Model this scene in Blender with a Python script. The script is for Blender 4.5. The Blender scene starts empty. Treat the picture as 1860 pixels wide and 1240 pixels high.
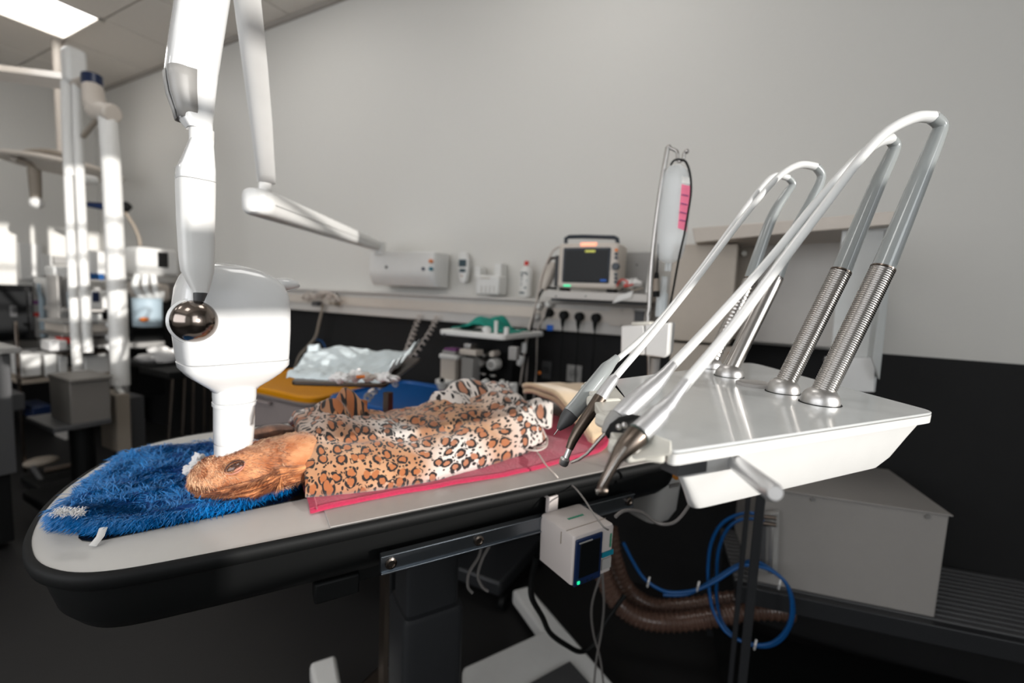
import bpy, math, random
from mathutils import Vector as V, Matrix
random.seed(7)
C = bpy.context.scene.collection
R = math.radians
# ---------------------------------------------------------------- camera
F, CX, CY, HC = 829.0, 930.0, 620.0, 1.25
yaw, pitch, roll = R(28.3), R(5.65), R(2.5)
fw = V((-math.sin(yaw)*math.cos(pitch), math.cos(yaw)*math.cos(pitch), -math.sin(pitch)))
r0 = fw.cross(V((0, 0, 1))).normalized(); u0 = r0.cross(fw)
rt = r0*math.cos(roll)+u0*math.sin(roll); up = -r0*math.sin(roll)+u0*math.cos(roll)
cd = bpy.data.cameras.new('camera'); cam = bpy.data.objects.new('camera', cd); C.objects.link(cam)
cam.matrix_world = Matrix(((rt.x, up.x, -fw.x, 0), (rt.y, up.y, -fw.y, 0), (rt.z, up.z, -fw.z, HC), (0, 0, 0, 1)))
cd.sensor_width = 36; cd.lens = F/1860*36; cd.clip_start = 0.02
cd.dof.use_dof = True; cd.dof.focus_distance = 0.60; cd.dof.aperture_fstop = 2.5
bpy.context.scene.camera = cam
# ---------------------------------------------------------------- light
vs = bpy.context.scene.view_settings
vs.view_transform = 'Standard'; vs.look = 'None'; vs.gamma = 1; vs.use_curve_mapping = False; vs.exposure = 0.0
w = bpy.data.worlds.new('world'); bpy.context.scene.world = w; w.use_nodes = True
w.node_tree.nodes['Background'].inputs[0].default_value = (0.80, 0.88, 1, 1)
w.node_tree.nodes['Background'].inputs[1].default_value = 0.6
SUN_DIR = V((-1, 0.15, -0.117)).normalized()
sl = bpy.data.lights.new('sun', 'SUN'); sl.energy = 4.6; sl.angle = R(0.5); sl.color = (1, 0.965, 0.92)
so = bpy.data.objects.new('sun', sl); C.objects.link(so); so.location = (4, -2, 3)
so.rotation_mode = 'QUATERNION'; so.rotation_quaternion = SUN_DIR.to_track_quat('-Z', 'Y')
def area(name, loc, target, sx, sy, e, col):
    l = bpy.data.lights.new(name, 'AREA'); l.shape = 'RECTANGLE'; l.size = sx; l.size_y = sy; l.energy = e; l.color = col
    o = bpy.data.objects.new(name, l); C.objects.link(o); o.location = loc
    o.rotation_mode = 'QUATERNION'; o.rotation_quaternion = (V(target)-V(loc)).to_track_quat('-Z', 'Z')
area('side_fill', (2.25, -0.9, 1.75), (-1, -0.9, 1.5), 2.6, 1.4, 44, (0.93, 0.97, 1))  # added fill lamp standing in for side windows that are not built
area('skylight_rear_window', (-1.6, -2.15, 1.75), (-1.6, 2, 1.5), 3.6, 1.5, 50, (0.97, 0.98, 1))
# ---------------------------------------------------------------- helpers
CAMP = V((0, 0, HC))
def P(px, py, d=None, x=None, y=None, z=None):
    r = fw*F+rt*(px-CX)-up*(py-CY)
    if d is not None: return CAMP+r*(d/F)
    if x is not None: return CAMP+r*(x/r.x)
    if y is not None: return CAMP+r*(y/r.y)
    return CAMP+r*((z-HC)/r.z)
def srgb(c):
    return tuple(((v/255)/12.92 if v/255 <= .04045 else ((v/255+.055)/1.055)**2.4) for v in c)+(1,)
MATS = {}
def mat(name, col, rough=.5, metal=0, spec=.5, coat=0, trans=0, ior=1.45, emit=None, es=0, noise=None, bump=0, alpha=1, sheen=0, sss=0):
    m = bpy.data.materials.new(name); m.use_nodes = True; nt = m.node_tree; b = nt.nodes['Principled BSDF']
    c = srgb(col); b.inputs['Base Color'].default_value = c
    b.inputs['Roughness'].default_value = rough; b.inputs['Metallic'].default_value = metal
    b.inputs['Specular IOR Level'].default_value = spec; b.inputs['Coat Weight'].default_value = coat
    b.inputs['Transmission Weight'].default_value = trans; b.inputs['IOR'].default_value = ior
    b.inputs['Alpha'].default_value = alpha; b.inputs['Sheen Weight'].default_value = sheen
    if emit: b.inputs['Emission Color'].default_value = srgb(emit); b.inputs['Emission Strength'].default_value = es
    tc = nt.nodes.new('ShaderNodeTexCoord'); nz = nt.nodes.new('ShaderNodeTexNoise')
    nt.links.new(tc.outputs['Object'], nz.inputs['Vector'])
    sc, amt = noise if noise else (30, .04)
    nz.inputs['Scale'].default_value = sc; nz.inputs['Detail'].default_value = 4
    mx = nt.nodes.new('ShaderNodeMix'); mx.data_type = 'RGBA'
    mx.inputs[6].default_value = tuple(v*(1-amt) for v in c[:3])+(1,); mx.inputs[7].default_value = tuple(min(1, v*(1+amt)) for v in c[:3])+(1,)
    nt.links.new(nz.outputs['Fac'], mx.inputs[0]); nt.links.new(mx.outputs[2], b.inputs['Base Color'])
    if bump:
        bp = nt.nodes.new('ShaderNodeBump'); bp.inputs['Strength'].default_value = bump; bp.inputs['Distance'].default_value = .003
        nt.links.new(nz.outputs['Fac'], bp.inputs['Height']); nt.links.new(bp.outputs[0], b.inputs['Normal'])
    MATS[name] = m; return m
def ax(v): return V(v).normalized()
Z = V((0, 0, 1)); WF = (V((1, 0, 0)), V((0, 1, 0)), Z)
def catmull(pts, n=6):
    pts = [V(p) for p in pts]; out = []
    for i in range(len(pts)-1):
        a = pts[max(i-1, 0)]; b = pts[i]; c = pts[i+1]; d = pts[min(i+2, len(pts)-1)]
        for k in range(n):
            t = k/n
            out.append(.5*((2*b)+(c-a)*t+(2*a-5*b+4*c-d)*t*t+(3*b-a-3*c+d)*t**3))
    out.append(pts[-1]); return out
class M:
    def __init__(s): s.v = []; s.f = []
    def add(s, v, f):
        o = len(s.v); s.v += [V(p) for p in v]; s.f += [tuple(i+o for i in q) for q in f]; return s
    def box(s, c, sz, axs=WF):
        c = V(c); a, b, d = [axs[i]*(sz[i]/2) for i in range(3)]
        v = [c+a*i+b*j+d*k for i in (-1, 1) for j in (-1, 1) for k in (-1, 1)]
        return s.add(v, [(0, 1, 3, 2), (4, 6, 7, 5), (0, 4, 5, 1), (2, 3, 7, 6), (0, 2, 6, 4), (1, 5, 7, 3)])
    def rings(s, rs, cap=True, closed=False):
        n = len(rs[0]); v = [p for r in rs for p in r]; f = []
        m = len(rs)
        for i in range(m if closed else m-1):
            for j in range(n):
                k = (j+1) % n; i2 = (i+1) % m
                f.append((i*n+j, i*n+k, i2*n+k, i2*n+j))
        if cap and not closed: f += [tuple(reversed(range(n))), tuple(range((m-1)*n, m*n))]
        return s.add(v, f)
    def tube(s, pts, r, n=10, cap=True, flat=1.0):
        pts = [V(p) for p in pts]; m = len(pts); rr = r if isinstance(r, (list, tuple)) else [r]*m
        t0 = (pts[1]-pts[0]).normalized(); nn = t0.cross(Z if abs(t0.z) < .9 else V((1, 0, 0))).normalized(); rs = []
        for i in range(m):
            t = (pts[min(i+1, m-1)]-pts[max(i-1, 0)]).normalized()
            nn = (nn-t*nn.dot(t)).normalized(); bb = t.cross(nn)
            rs.append([pts[i]+(nn*math.cos(a)+bb*(math.sin(a)*flat))*rr[i] for a in [2*math.pi*k/n for k in range(n)]])
        return s.rings(rs, cap)
    def cyl(s, a, b, r, n=16, r2=None): return s.tube([a, b], [r, r if r2 is None else r2], n)
    def lathe(s, prof, o, axis=Z, n=24, sx=1, sy=1):
        o = V(o); axis = ax(axis); a = axis.cross(V((0, 1, 0)) if abs(axis.y) < .9 else V((1, 0, 0))).normalized(); b = axis.cross(a)
        return s.rings([[o+axis*h+(a*math.cos(t)*sx+b*math.sin(t)*sy)*max(r, 1e-5) for t in [2*math.pi*k/n for k in range(n)]] for r, h in prof])
    def prism(s, pts, off):
        pts = [V(p) for p in pts]; n = len(pts); off = V(off)
        return s.add(pts+[p+off for p in pts], [tuple(reversed(range(n))), tuple(range(n, 2*n))]+[(i, (i+1) % n, (i+1) % n+n, i+n) for i in range(n)])
    def sphere(s, c, r, sc=(1, 1, 1), axs=WF, n=20, m=12):
        c = V(c); rs = []
        for i in range(m+1):
            ph = math.pi*i/m; q = max(math.sin(ph), 1e-4)
            rs.append([c+(axs[0]*math.cos(t)*q*sc[0]+axs[1]*math.sin(t)*q*sc[1]-axs[2]*math.cos(ph)*sc[2])*r for t in [2*math.pi*k/n for k in range(n)]])
        return s.rings(rs)
    def grid(s, fn, nu, nv):
        v = [fn(i/nu, j/nv) for i in range(nu+1) for j in range(nv+1)]
        return s.add(v, [(i*(nv+1)+j, (i+1)*(nv+1)+j, (i+1)*(nv+1)+j+1, i*(nv+1)+j+1) for i in range(nu) for j in range(nv)])
WL = {}
def obj(m, name, mt, parent=None, label=None, cat=None, group=None, kind=None, smooth=40, bevel=0, solid=0, sub=0, segs=2):
    me = bpy.data.meshes.new(name)
    if parent is not None: o0 = WL[parent.name]
    else:
        xs = [p.x for p in m.v]; ys = [p.y for p in m.v]; zs = [p.z for p in m.v]
        o0 = V(((min(xs)+max(xs))/2, (min(ys)+max(ys))/2, min(zs)))
    me.from_pydata([p-o0 for p in m.v], [], m.f)
    import bmesh
    bm = bmesh.new(); bm.from_mesh(me); bmesh.ops.recalc_face_normals(bm, faces=bm.faces); bm.to_mesh(me); bm.free()
    if smooth: me.shade_smooth(); me.set_sharp_from_angle(angle=R(smooth))
    me.materials.append(MATS[mt]); o = bpy.data.objects.new(name, me); C.objects.link(o)
    if parent is not None: o.parent = parent
    else: o.location = o0
    WL[o.name] = o0
    if solid: d = o.modifiers.new('solid', 'SOLIDIFY'); d.thickness = solid; d.offset = 0
    if bevel:
        d = o.modifiers.new('bevel', 'BEVEL'); d.width = bevel; d.segments = segs; d.limit_method = 'ANGLE'; d.angle_limit = R(40); d.harden_normals = False
    if sub: d = o.modifiers.new('sub', 'SUBSURF'); d.levels = sub; d.render_levels = sub
    if label: o['label'] = label
    if cat: o['category'] = cat
    if group: o['group'] = group
    if kind: o['kind'] = kind
    return o
def thing(name, label, cat, loc, group=None, kind=None):
    o = bpy.data.objects.new(name, None); C.objects.link(o); o.location = loc; o.empty_display_size = .05
    WL[o.name] = V(loc)
    if label: o['label'] = label
    if cat: o['category'] = cat
    if group: o['group'] = group
    if kind: o['kind'] = kind
    return o
def arc(c, r, a0, a1, n, A, B): return [c+A*(r*math.cos(R(a0+(a1-a0)*i/n)))+B*(r*math.sin(R(a0+(a1-a0)*i/n))) for i in range(n+1)]
def superell(c, A, B, ra, rb, e=4, n=32):
    o = []
    for k in range(n):
        t = 2*math.pi*k/n; x = math.cos(t); y = math.sin(t)
        o.append(c+A*(ra*math.copysign(abs(x)**(2/e), x))+B*(rb*math.copysign(abs(y)**(2/e), y)))
    return o
def to_px(p):
    v = p-CAMP; zz = v.dot(fw); return CX+F*v.dot(rt)/zz, CY-F*v.dot(up)/zz
def fit_ring(px, py, wpx, d, A, B, aspect, e, n=40):
    c = P(px, py, d=d); s = wpx/2*d/F
    for _ in range(5):
        r_ = superell(c, A, B, s, s*aspect, e, n); xs = [to_px(q)[0] for q in r_]; s *= wpx/(max(xs)-min(xs)); c = c+rt*((px-(max(xs)+min(xs))/2)*d/F)
    return superell(c, A, B, s, s*aspect, e, n)
def nz(x, y, s=1.0):
    from mathutils import noise
    return noise.noise(V((x*s, y*s, 3.1)))
# ---------------------------------------------------------------- materials
mat('wall_paint', (206, 204, 199), .55, bump=.02, noise=(60, .01))
mat('wall_dark', (12, 12, 13), .75, noise=(18, .35), bump=.05)
mat('ceiling_tile', (224, 218, 210), .8, noise=(90, .05)); mat('ceiling_grid', (158, 152, 145), .6)
mat('floor_vinyl', (23, 22, 22), .55, noise=(9, .22), bump=.02)
mat('panel_light', (240, 240, 240), .4, emit=(255, 252, 248), es=5.5)
mat('trim_white', (192, 188, 183), .45)
mat('white_gloss', (218, 218, 217), .13, coat=.5); mat('white_satin', (214, 213, 210), .35); mat('white_warm', (196, 187, 177), .4)
mat('grey_satin', (150, 148, 145), .4); mat('disc_grey', (160, 157, 154), .7, spec=.15); mat('grey_dark', (70, 70, 71), .45); mat('grey_mid', (112, 108, 103), .5); mat('black_rubber', (9, 10, 10), .6, spec=.25)
mat('black_gloss', (14, 14, 15), .12); mat('charcoal', (44, 45, 47), .4, metal=.3)
mat('table_white', (190, 188, 184), .3, noise=(60, .02)); mat('table_inset', (163, 158, 154), .28, noise=(25, .06))
mat('steel', (176, 172, 168), .22, metal=1); mat('steel_dark', (122, 112, 104), .24, metal=1); mat('steel_satin', (196, 194, 192), .38, metal=1)
mat('chrome_ball', (134, 124, 117), .17, metal=1); mat('rail_metal', (128, 134, 140), .3, metal=1)
mat('bronze', (108, 98, 90), .3, metal=1); mat('bronze_dark', (96, 86, 78), .32, metal=1); mat('alu', (200, 200, 201), .42, metal=.8)
mat('hose_grey', (148, 152, 151), .12, coat=.6); mat('hose_white', (218, 218, 216), .2, coat=.3)
mat('ivory', (205, 202, 192), .3); mat('beige', (176, 166, 154), .45); mat('beige_dark', (142, 132, 120), .5)
mat('pink_cloth', (176, 34, 72), .9, noise=(180, .25), bump=.4, sheen=.3); mat('beige_cloth', (216, 190, 156), .9, noise=(140, .12), bump=.3, sheen=.3)
mat('blue_fibre', (0, 112, 182), .38, spec=.8, noise=(300, .6)); mat('blue_base', (4, 62, 126), .8)
mat('drape', (206, 216, 219), .6, noise=(30, .06)); mat('gauze', (226, 224, 222), .8, noise=(60, .05))
mat('yellow_lid', (212, 140, 8), .4); mat('blue_lid', (4, 82, 150), .4); mat('box_grey', (140, 130, 128), .5)
mat('green_cloth', (0, 128, 112), .75, noise=(30, .1)); mat('blue_hose', (6, 72, 128), .35); mat('brown_hose', (84, 62, 52), .3, coat=.3)
mat('screen', (10, 12, 14), .35, spec=.25); mat('screen_rim', (20, 32, 44), .3); mat('navy', (18, 34, 66), .3)
mat('alarm_light', (250, 170, 140), .4, emit=(250, 165, 130), es=.9); mat('orange', (220, 120, 40), .4); mat('orange_flat', (150, 92, 20), .5)
mat('green_led', (40, 220, 160), .4, emit=(30, 230, 160), es=.8); mat('green_print', (30, 130, 100), .5); mat('teal_tape', (0, 110, 130), .5)
mat('blue_print', (20, 80, 160), .5, emit=(20, 90, 190), es=.5); mat('yellow_print', (190, 190, 90), .5, emit=(180, 180, 80), es=.4); mat('dark_print', (50, 70, 78), .5)
mat('red', (200, 50, 40), .4); mat('purple', (110, 50, 110), .5); mat('cable_grey', (110, 106, 103), .4); mat('cable_white', (190, 180, 172), .45)
mat('clear_film', (232, 238, 240), .12, alpha=.34, coat=.5, noise=(12, .06))
mat('iv_label', (222, 110, 140), .5, noise=(60, .15)); mat('frosted', (200, 203, 202), .3, trans=.35, ior=1.1)
mat('box_paint', (146, 142, 138), .45); mat('plate_white', (206, 208, 207), .14, coat=.4); mat('pump_shell', (182, 174, 170), .35); mat('skin_dark', (60, 34, 26), .45); mat('skin_pink', (190, 130, 110), .5); mat('eye', (70, 45, 36), .12, coat=.8)
mat('window_paint', (210, 210, 208), .4); mat('pale_blue', (165, 182, 192), .5)
def noise_colour(name, c1, c2, scale, stretch=(1, 1, 1), rough=.8, sheen=.2):
    m = mat(name, c1, rough, sheen=sheen); nt = m.node_tree; mx = [n for n in nt.nodes if n.type == 'MIX'][0]
    n2 = [n for n in nt.nodes if n.type == 'TEX_NOISE'][0]; n2.inputs['Scale'].default_value = scale
    mp = nt.nodes.new('ShaderNodeMapping'); mp.inputs['Scale'].default_value = stretch
    tc = [n for n in nt.nodes if n.type == 'TEX_COORD'][0]
    nt.links.new(tc.outputs['Object'], mp.inputs[0]); nt.links.new(mp.outputs[0], n2.inputs['Vector'])
    rp = nt.nodes.new('ShaderNodeMapRange'); rp.inputs[1].default_value = .38; rp.inputs[2].default_value = .62
    nt.links.new(n2.outputs['Fac'], rp.inputs[0]); nt.links.new(rp.outputs[0], mx.inputs[0])
    mx.inputs[6].default_value = srgb(c1); mx.inputs[7].default_value = srgb(c2)
noise_colour('fur', (170, 100, 56), (206, 148, 104), 22, (1, 1, 2))
noise_colour('fur_strand', (164, 90, 42), (236, 194, 154), 60); noise_colour('fur_dark', (78, 42, 24), (142, 82, 46), 50)
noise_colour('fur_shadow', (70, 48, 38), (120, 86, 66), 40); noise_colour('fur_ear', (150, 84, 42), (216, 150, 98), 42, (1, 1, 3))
def leopard():
    m = bpy.data.materials.new('leopard_fleece'); m.use_nodes = True; nt = m.node_tree; L = nt.links; b = nt.nodes['Principled BSDF']
    b.inputs['Roughness'].default_value = .9; b.inputs['Sheen Weight'].default_value = .3
    N = nt.nodes.new
    def math_(op, a, bb, clamp=False):
        n = N('ShaderNodeMath'); n.operation = op; n.use_clamp = clamp
        for i, q in enumerate((a, bb)):
            if isinstance(q, (int, float)): n.inputs[i].default_value = q
            elif q is not None: L.new(q, n.inputs[i])
        return n.outputs[0]
    def ramp(x, a, bb):
        n = N('ShaderNodeMapRange'); n.inputs[1].default_value = a; n.inputs[2].default_value = bb; L.new(x, n.inputs[0]); return n.outputs[0]
    def mixc(f, a, c):
        n = N('ShaderNodeMix'); n.data_type = 'RGBA'; L.new(f, n.inputs[0])
        for i, q in ((6, a), (7, c)):
            if isinstance(q, tuple): n.inputs[i].default_value = q
            else: L.new(q, n.inputs[i])
        return n.outputs[2]
    uvn = N('ShaderNodeUVMap'); uvn.uv_map = 'cloth'; tc = uvn.outputs[0]
    def noise_(scale, vec=None, det=2):
        n = N('ShaderNodeTexNoise'); n.inputs['Scale'].default_value = scale; n.inputs['Detail'].default_value = det; L.new(vec or tc, n.inputs['Vector']); return n
    wob = noise_(55); sub = N('ShaderNodeVectorMath'); sub.operation = 'MULTIPLY_ADD'; L.new(wob.outputs['Color'], sub.inputs[0])
    sub.inputs[1].default_value = (.012, .012, 0); L.new(tc, sub.inputs[2]); vec = sub.outputs[0]
    def vor(scale, rnd=.85):
        n = N('ShaderNodeTexVoronoi'); n.voronoi_dimensions = '2D'; n.inputs['Scale'].default_value = scale; n.inputs['Randomness'].default_value = rnd; L.new(vec, n.inputs['Vector']); return n
    v1 = vor(31); d = v1.outputs['Distance']
    size = ramp(noise_(5).outputs['Fac'], .3, .7)
    dd = math_('ADD', d, math_('MULTIPLY', size, .08))
    ring = math_('MULTIPLY', ramp(dd, .25, .28), ramp(dd, .46, .43))
    br = ramp(noise_(70, det=1).outputs['Fac'], .40, .45)
    ring = math_('MULTIPLY', ring, br)
    centre = math_('MULTIPLY', ramp(dd, .34, .28), .9)
    v2 = vor(75, 1); sp = math_('MULTIPLY', ramp(v2.outputs['Distance'], .27, .22), ramp(dd, .46, .5))
    band = ramp(noise_(4.5, det=1).outputs['Fac'], .47, .60)
    pos = N('ShaderNodeSeparateXYZ'); L.new(tc, pos.inputs[0]); ends = ramp(pos.outputs[0], .43, .52)
    band = math_('MAXIMUM', band, ends)
    tan = mixc(ramp(noise_(9).outputs['Fac'], .35, .65), srgb((164, 112, 76)), srgb((190, 148, 112)))
    base = mixc(band, tan, srgb((212, 202, 194)))
    col = mixc(centre, base, srgb((160, 92, 48))); col = mixc(math_('MAXIMUM', ring, sp), col, srgb((24, 18, 17)))
    L.new(col, b.inputs['Base Color'])
    bp = N('ShaderNodeBump'); bp.inputs['Strength'].default_value = .25; bp.inputs['Distance'].default_value = .003
    L.new(noise_(420).outputs['Fac'], bp.inputs['Height']); L.new(bp.outputs[0], b.inputs['Normal'])
    MATS['leopard_fleece'] = m
leopard()
# ================================================================ THE ROOM
X0, X1, Y0, Y1, ZC = -5.6, 2.3, -2.4, 2.0, 2.95
def st(m, name, mt, parent=None, **k): return obj(m, name, mt, parent, kind=None if parent else 'structure', **k)
st(M().box(((X0+X1)/2, (Y0+Y1)/2, -.05), (X1-X0+.6, Y1-Y0+.6, .1)), 'floor', 'floor_vinyl')
ce = st(M().box(((X0+X1)/2, (Y0+Y1)/2, ZC+.09), (X1-X0+.6, Y1-Y0+.6, .1)), 'ceiling', 'ceiling_grid')
LAMPS = {(2, 4), (5, 2), (9, 4), (5, 5)}   # set below by tile index
tile = None; lit = []
tx0 = P(190, 35, z=ZC-.0)
# tiles are laid from a corner of the lit panel seen at the top left
cA = P(190, 35, z=ZC); ox = cA.x; oy = cA.y
for i in range(-6, 8):
    for j in range(-6, 6):
        x0 = ox-.6+.6*i; y0 = oy-.6+.6*j
        if x0 < X0-.5 or x0 > X1-.1 or y0 < Y0-.5 or y0 > Y1-.1: continue
        xa, xb, ya, yb = max(x0, X0), min(x0+.6, X1), max(y0, Y0), min(y0+.6, Y1)
        if xb-xa < .05 or yb-ya < .05: continue
        if (i, j) in ((0, 0), (3, 0), (6, 0), (3, -3), (0, -3), (6, -3)):
            lit.append((xa, xb, ya, yb)); continue
        st(M().box(((xa+xb)/2, (ya+yb)/2, ZC+.02), (xb-xa-.012, yb-ya-.012, .04)), 'ceiling_tile', 'ceiling_tile', ce, smooth=0)
LK = [i for i, q in enumerate(lit) if abs(q[1]-ox) < .02 and abs(q[3]-oy) < .02][0]
for k, (xa, xb, ya, yb) in enumerate(lit):
    cx_, cy_ = (xa+xb)/2, (ya+yb)/2
    where = ('seen at the top left' if k == LK else 'over the %s %s of the room' % ({0: 'left', 1: 'middle', 2: 'right', 3: 'far right'}[sorted({round(q[0], 2) for q in lit}).index(round(xa, 2))], 'rear' if cy_ > 0 else 'front'))
    t = thing('ceiling_light', 'square glowing white ceiling panel lamp '+where, 'ceiling light', (cx_, cy_, ZC), 'ceiling panel lamps')
    obj(M().box(((xa+xb)/2, (ya+yb)/2, ZC+.015), (xb-xa-.05, yb-ya-.05, .02)), 'diffuser', 'panel_light', t)
    fr = M()
    for a, b, c, d in ((xa, xb, ya, ya+.025), (xa, xb, yb-.025, yb), (xa, xa+.025, ya, yb), (xb-.025, xb, ya, yb)): fr.box(((a+b)/2, (c+d)/2, ZC+.01), (b-a, d-c, .035))
    obj(fr, 'lamp_frame', 'ceiling_tile', t)
wb = st(M().box(((X0+X1)/2, Y1+.06, 1.5), (X1-X0+.6, .12, 3.2)), 'wall_back', 'wall_paint')
DZ = 1.108
st(M().box(((X0+X1)/2, Y1-.004, DZ/2), (X1-X0, .012, DZ)), 'wainscot', 'wall_dark', wb, label='black lower wall covering')
st(M().box(((X0+X1)/2, Y1-.008, ZC-.012), (X1-X0, .02, .03)), 'trim_1', 'ceiling_grid')
wl = st(M().box((X0-.06, (Y0+Y1)/2, 1.5), (.12, Y1-Y0+.3, 3.2)), 'wall_left', 'wall_paint')
st(M().box((X0+.004, (Y0+Y1)/2, DZ/2), (.012, Y1-Y0, DZ)), 'wainscot', 'wall_dark', wl, label='black lower wall covering')
# right wall with its window, and the wall behind the camera with another: both outside the frame
WY0, WY1, WZ0, WZ1 = -0.12, 0.82, 1.17, 2.6
def wall_with_hole(name, fixed, t, a0, a1, h0, h1, z0, z1, axis):
    m = M()
    def bx(a, b, c, d):
        if b-a < .001 or d-c < .001: return
        if axis == 'x': m.box((fixed+t/2, (a+b)/2, (c+d)/2), (t, b-a, d-c))
        else: m.box(((a+b)/2, fixed-t/2, (c+d)/2), (b-a, t, d-c))
    bx(a0, h0, 0, 3.1); bx(h1, a1, 0, 3.1); bx(h0, h1, 0, z0); bx(h0, h1, z1, 3.1)
    return st(m, name, 'wall_paint')
wall_with_hole('wall_right', X1, .12, Y0-.15, Y1+.1, WY0, WY1, WZ0, WZ1, 'x')
wall_with_hole('wall_front', Y0, .12, X0-.1, X1+.1, -3.6, .4, 1.0, 2.55, 'y')
w1 = st(M().box((X1+.05, (WY0+WY1)/2, 1.626), (.05, WY1-WY0, .125)), 'window_1', 'window_paint')
wz = M()
for z in (1.86, 2.06, 2.24): wz.box((X1+.05, (WY0+WY1)/2, z), (.02, WY1-WY0, .022))
st(wz, 'muntin', 'window_paint', w1)
w2 = M()
for x in (-3.57, -2.6, -1.6, -.6, .37): w2.box((x, Y0-.06, 1.775), (.06, .06, 1.55))
for z in (1.03, 2.52): w2.box((-1.6, Y0-.06, z), (4, .06, .06))
st(w2, 'window_2', 'window_paint')
# ---- cable trunking along the back wall
TY = Y1-.075
def wallbox(m, px0, py0, px1, py1, yf, yb): # a box whose front face lies on the plane y=yf between two pixels
    pm = (py0+py1)/2; xm = (px0+px1)/2
    xa = P(px0, pm, y=yf).x; xb = P(px1, pm, y=yf).x; za = P(xm, py1, y=yf).z; zb = P(xm, py0, y=yf).z
    m.box(((xa+xb)/2, (yf+yb)/2, (za+zb)/2), (xb-xa, yb-yf, zb-za)); return ((xa+xb)/2, (za+zb)/2, xb-xa, zb-za)
xe = P(1182, 570, y=TY).x
trim2 = st(M().box(((xe-4.4)/2, (TY+Y1)/2, 1.165), (xe+4.4, Y1-TY-.012, .125)), 'trim_2', 'trim_white', bevel=.004)
st(M().box(((xe-4.4)/2, TY+.03, 1.236), (xe+4.4, .09, .014)), 'ledge', 'trim_white', trim2, bevel=.003)
st(M().box(((xe-4.4)/2, TY-.002, 1.18), (xe+4.4, .006, .05)), 'cover_strip', 'white_warm', trim2)
# ================================================================ OPERATING TABLE
TU, TV, TA = V((.515, .857, 0)).normalized(), V((-.857, .515, 0)).normalized(), V((-.523, .439, 0)); TF = (TU, TV, Z)
def T(u, v, z): return TA+TU*u+TV*v+Z*z
def toUV(p): q = p-TA; return q.dot(TU), q.dot(TV)
def tuv(px, py, z): return toUV(P(px, py, z=z))
TZ = .9
tb = thing('operating_table', 'long white-topped operating table with deep black rim, rounded end at left', 'table', T(.3, .3, 0))
EDGE = [(.2, 0), (.05, 0), (-.08, .001), (-.153, .003), (-.217, .006), (-.255, .012), (-.283, .024), (-.305, .042), (-.323, .064), (-.338, .093), (-.353, .138), (-.362, .185), (-.367, .24), (-.366, .30), (-.358, .36), (-.342, .43), (-.310, .505), (-.262, .553), (-.20, .580), (-.12, .593), (-.02, .599), (.1, .6), (.25, .6)]
EDGE = [(v.x, v.y) for v in catmull([V((a, b, 0)) for a, b in EDGE], 3)]
def outline(inset, uend, ztop, n=10):   # measured rounded head end at left, squarer end at right
    a = []
    for i, (u, v) in enumerate(EDGE):
        p0, p1 = EDGE[max(i-1, 0)], EDGE[min(i+1, len(EDGE)-1)]; tx, ty = p1[0]-p0[0], p1[1]-p0[1]; l = math.hypot(tx, ty); a.append(T(u+ty/l*inset, v-tx/l*inset, ztop))
    a += arc(T(uend-.05, .6-inset-.05, ztop), .05, 90, 0, 4, TU, TV) + arc(T(uend-.05, inset+.05, ztop), .05, 0, -90, 4, TU, TV)
    return a
UE = .80
obj(M().prism(outline(0, UE, TZ-.012), (0, 0, .012)), 'tabletop', 'table_white', tb, bevel=.002)
def rim_ring(off, z):
    return outline(-off, UE+off, z)
rs = [rim_ring(o, z) for o, z in ((-.03, TZ-.013), (-.001, TZ-.012), (-.001, TZ+.001), (.002, TZ+.0012), (.0055, TZ-.001), (.0075, TZ-.006), (.0075, TZ-.012), (.0055, TZ-.018), (.001, TZ-.022), (-.006, TZ-.024), (-.010, TZ-.045), (-.018, TZ-.075), (-.032, TZ-.094), (-.07, TZ-.10))]
obj(M().rings(rs), 'rim', 'black_rubber', tb, smooth=60)
obj(M().prism([T(0, .004, TZ+.0005), T(.74, .004, TZ+.0005), T(.74, .596, TZ+.0005), T(0, .596, TZ+.0005)], (0, 0, .002)), 'cover_sheet', 'table_inset', tb, bevel=.0008, label='thin greyish sheet inlaid over the middle of the top')
sl_ = []
for a in ((-.275, .130, 90, 270), (-.03, .150, -90, 90)): sl_ += [(a[0]+.028*math.cos(R(a[2]+(a[3]-a[2])*i/8))*1.0, a[1]+.03*math.sin(R(a[2]+(a[3]-a[2])*i/8))) for i in range(9)]
obj(M().prism([T(a, b, TZ+.0006) for a, b in sl_[:9]]+[T(a, b, TZ+.0006) for a, b in sl_[9:]], (0, 0, .0012)), 'slot', 'black_gloss', tb, label='long dark recess in the head end')
rl = M()
for a, b in (((0, .030), (.008, .022)), ):
    pass
rl.box(T(.335, -.010, .834), (.53, .010, .026), TF); rl.box(T(.335, -.012, .8475), (.53, .014, .003), TF); rl.box(T(.335, -.012, .8205), (.53, .014, .003), TF)
rail = obj(rl, 'side_rail', 'rail_metal', tb, bevel=.001)
for u in (.085, .235, .585):
    obj(M().lathe([(0, 0), (.009, 0), (.009, .004), (.006, .005), (.005, .003), (0, .003)], T(u, -.0145, .834), -TV, 16), 'bolt', 'steel_dark', rail)
    obj(M().cyl(T(u, -.006, .834), T(u, .02, .834), .008), 'rail_spacer', 'black_rubber', rail)
obj(M().box(T(.09, .10, .775), (.20, .06, .03), TF).box(T(.02, .07, .768), (.07, .03, .035), TF), 'bracket', 'black_rubber', tb, bevel=.004)
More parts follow.
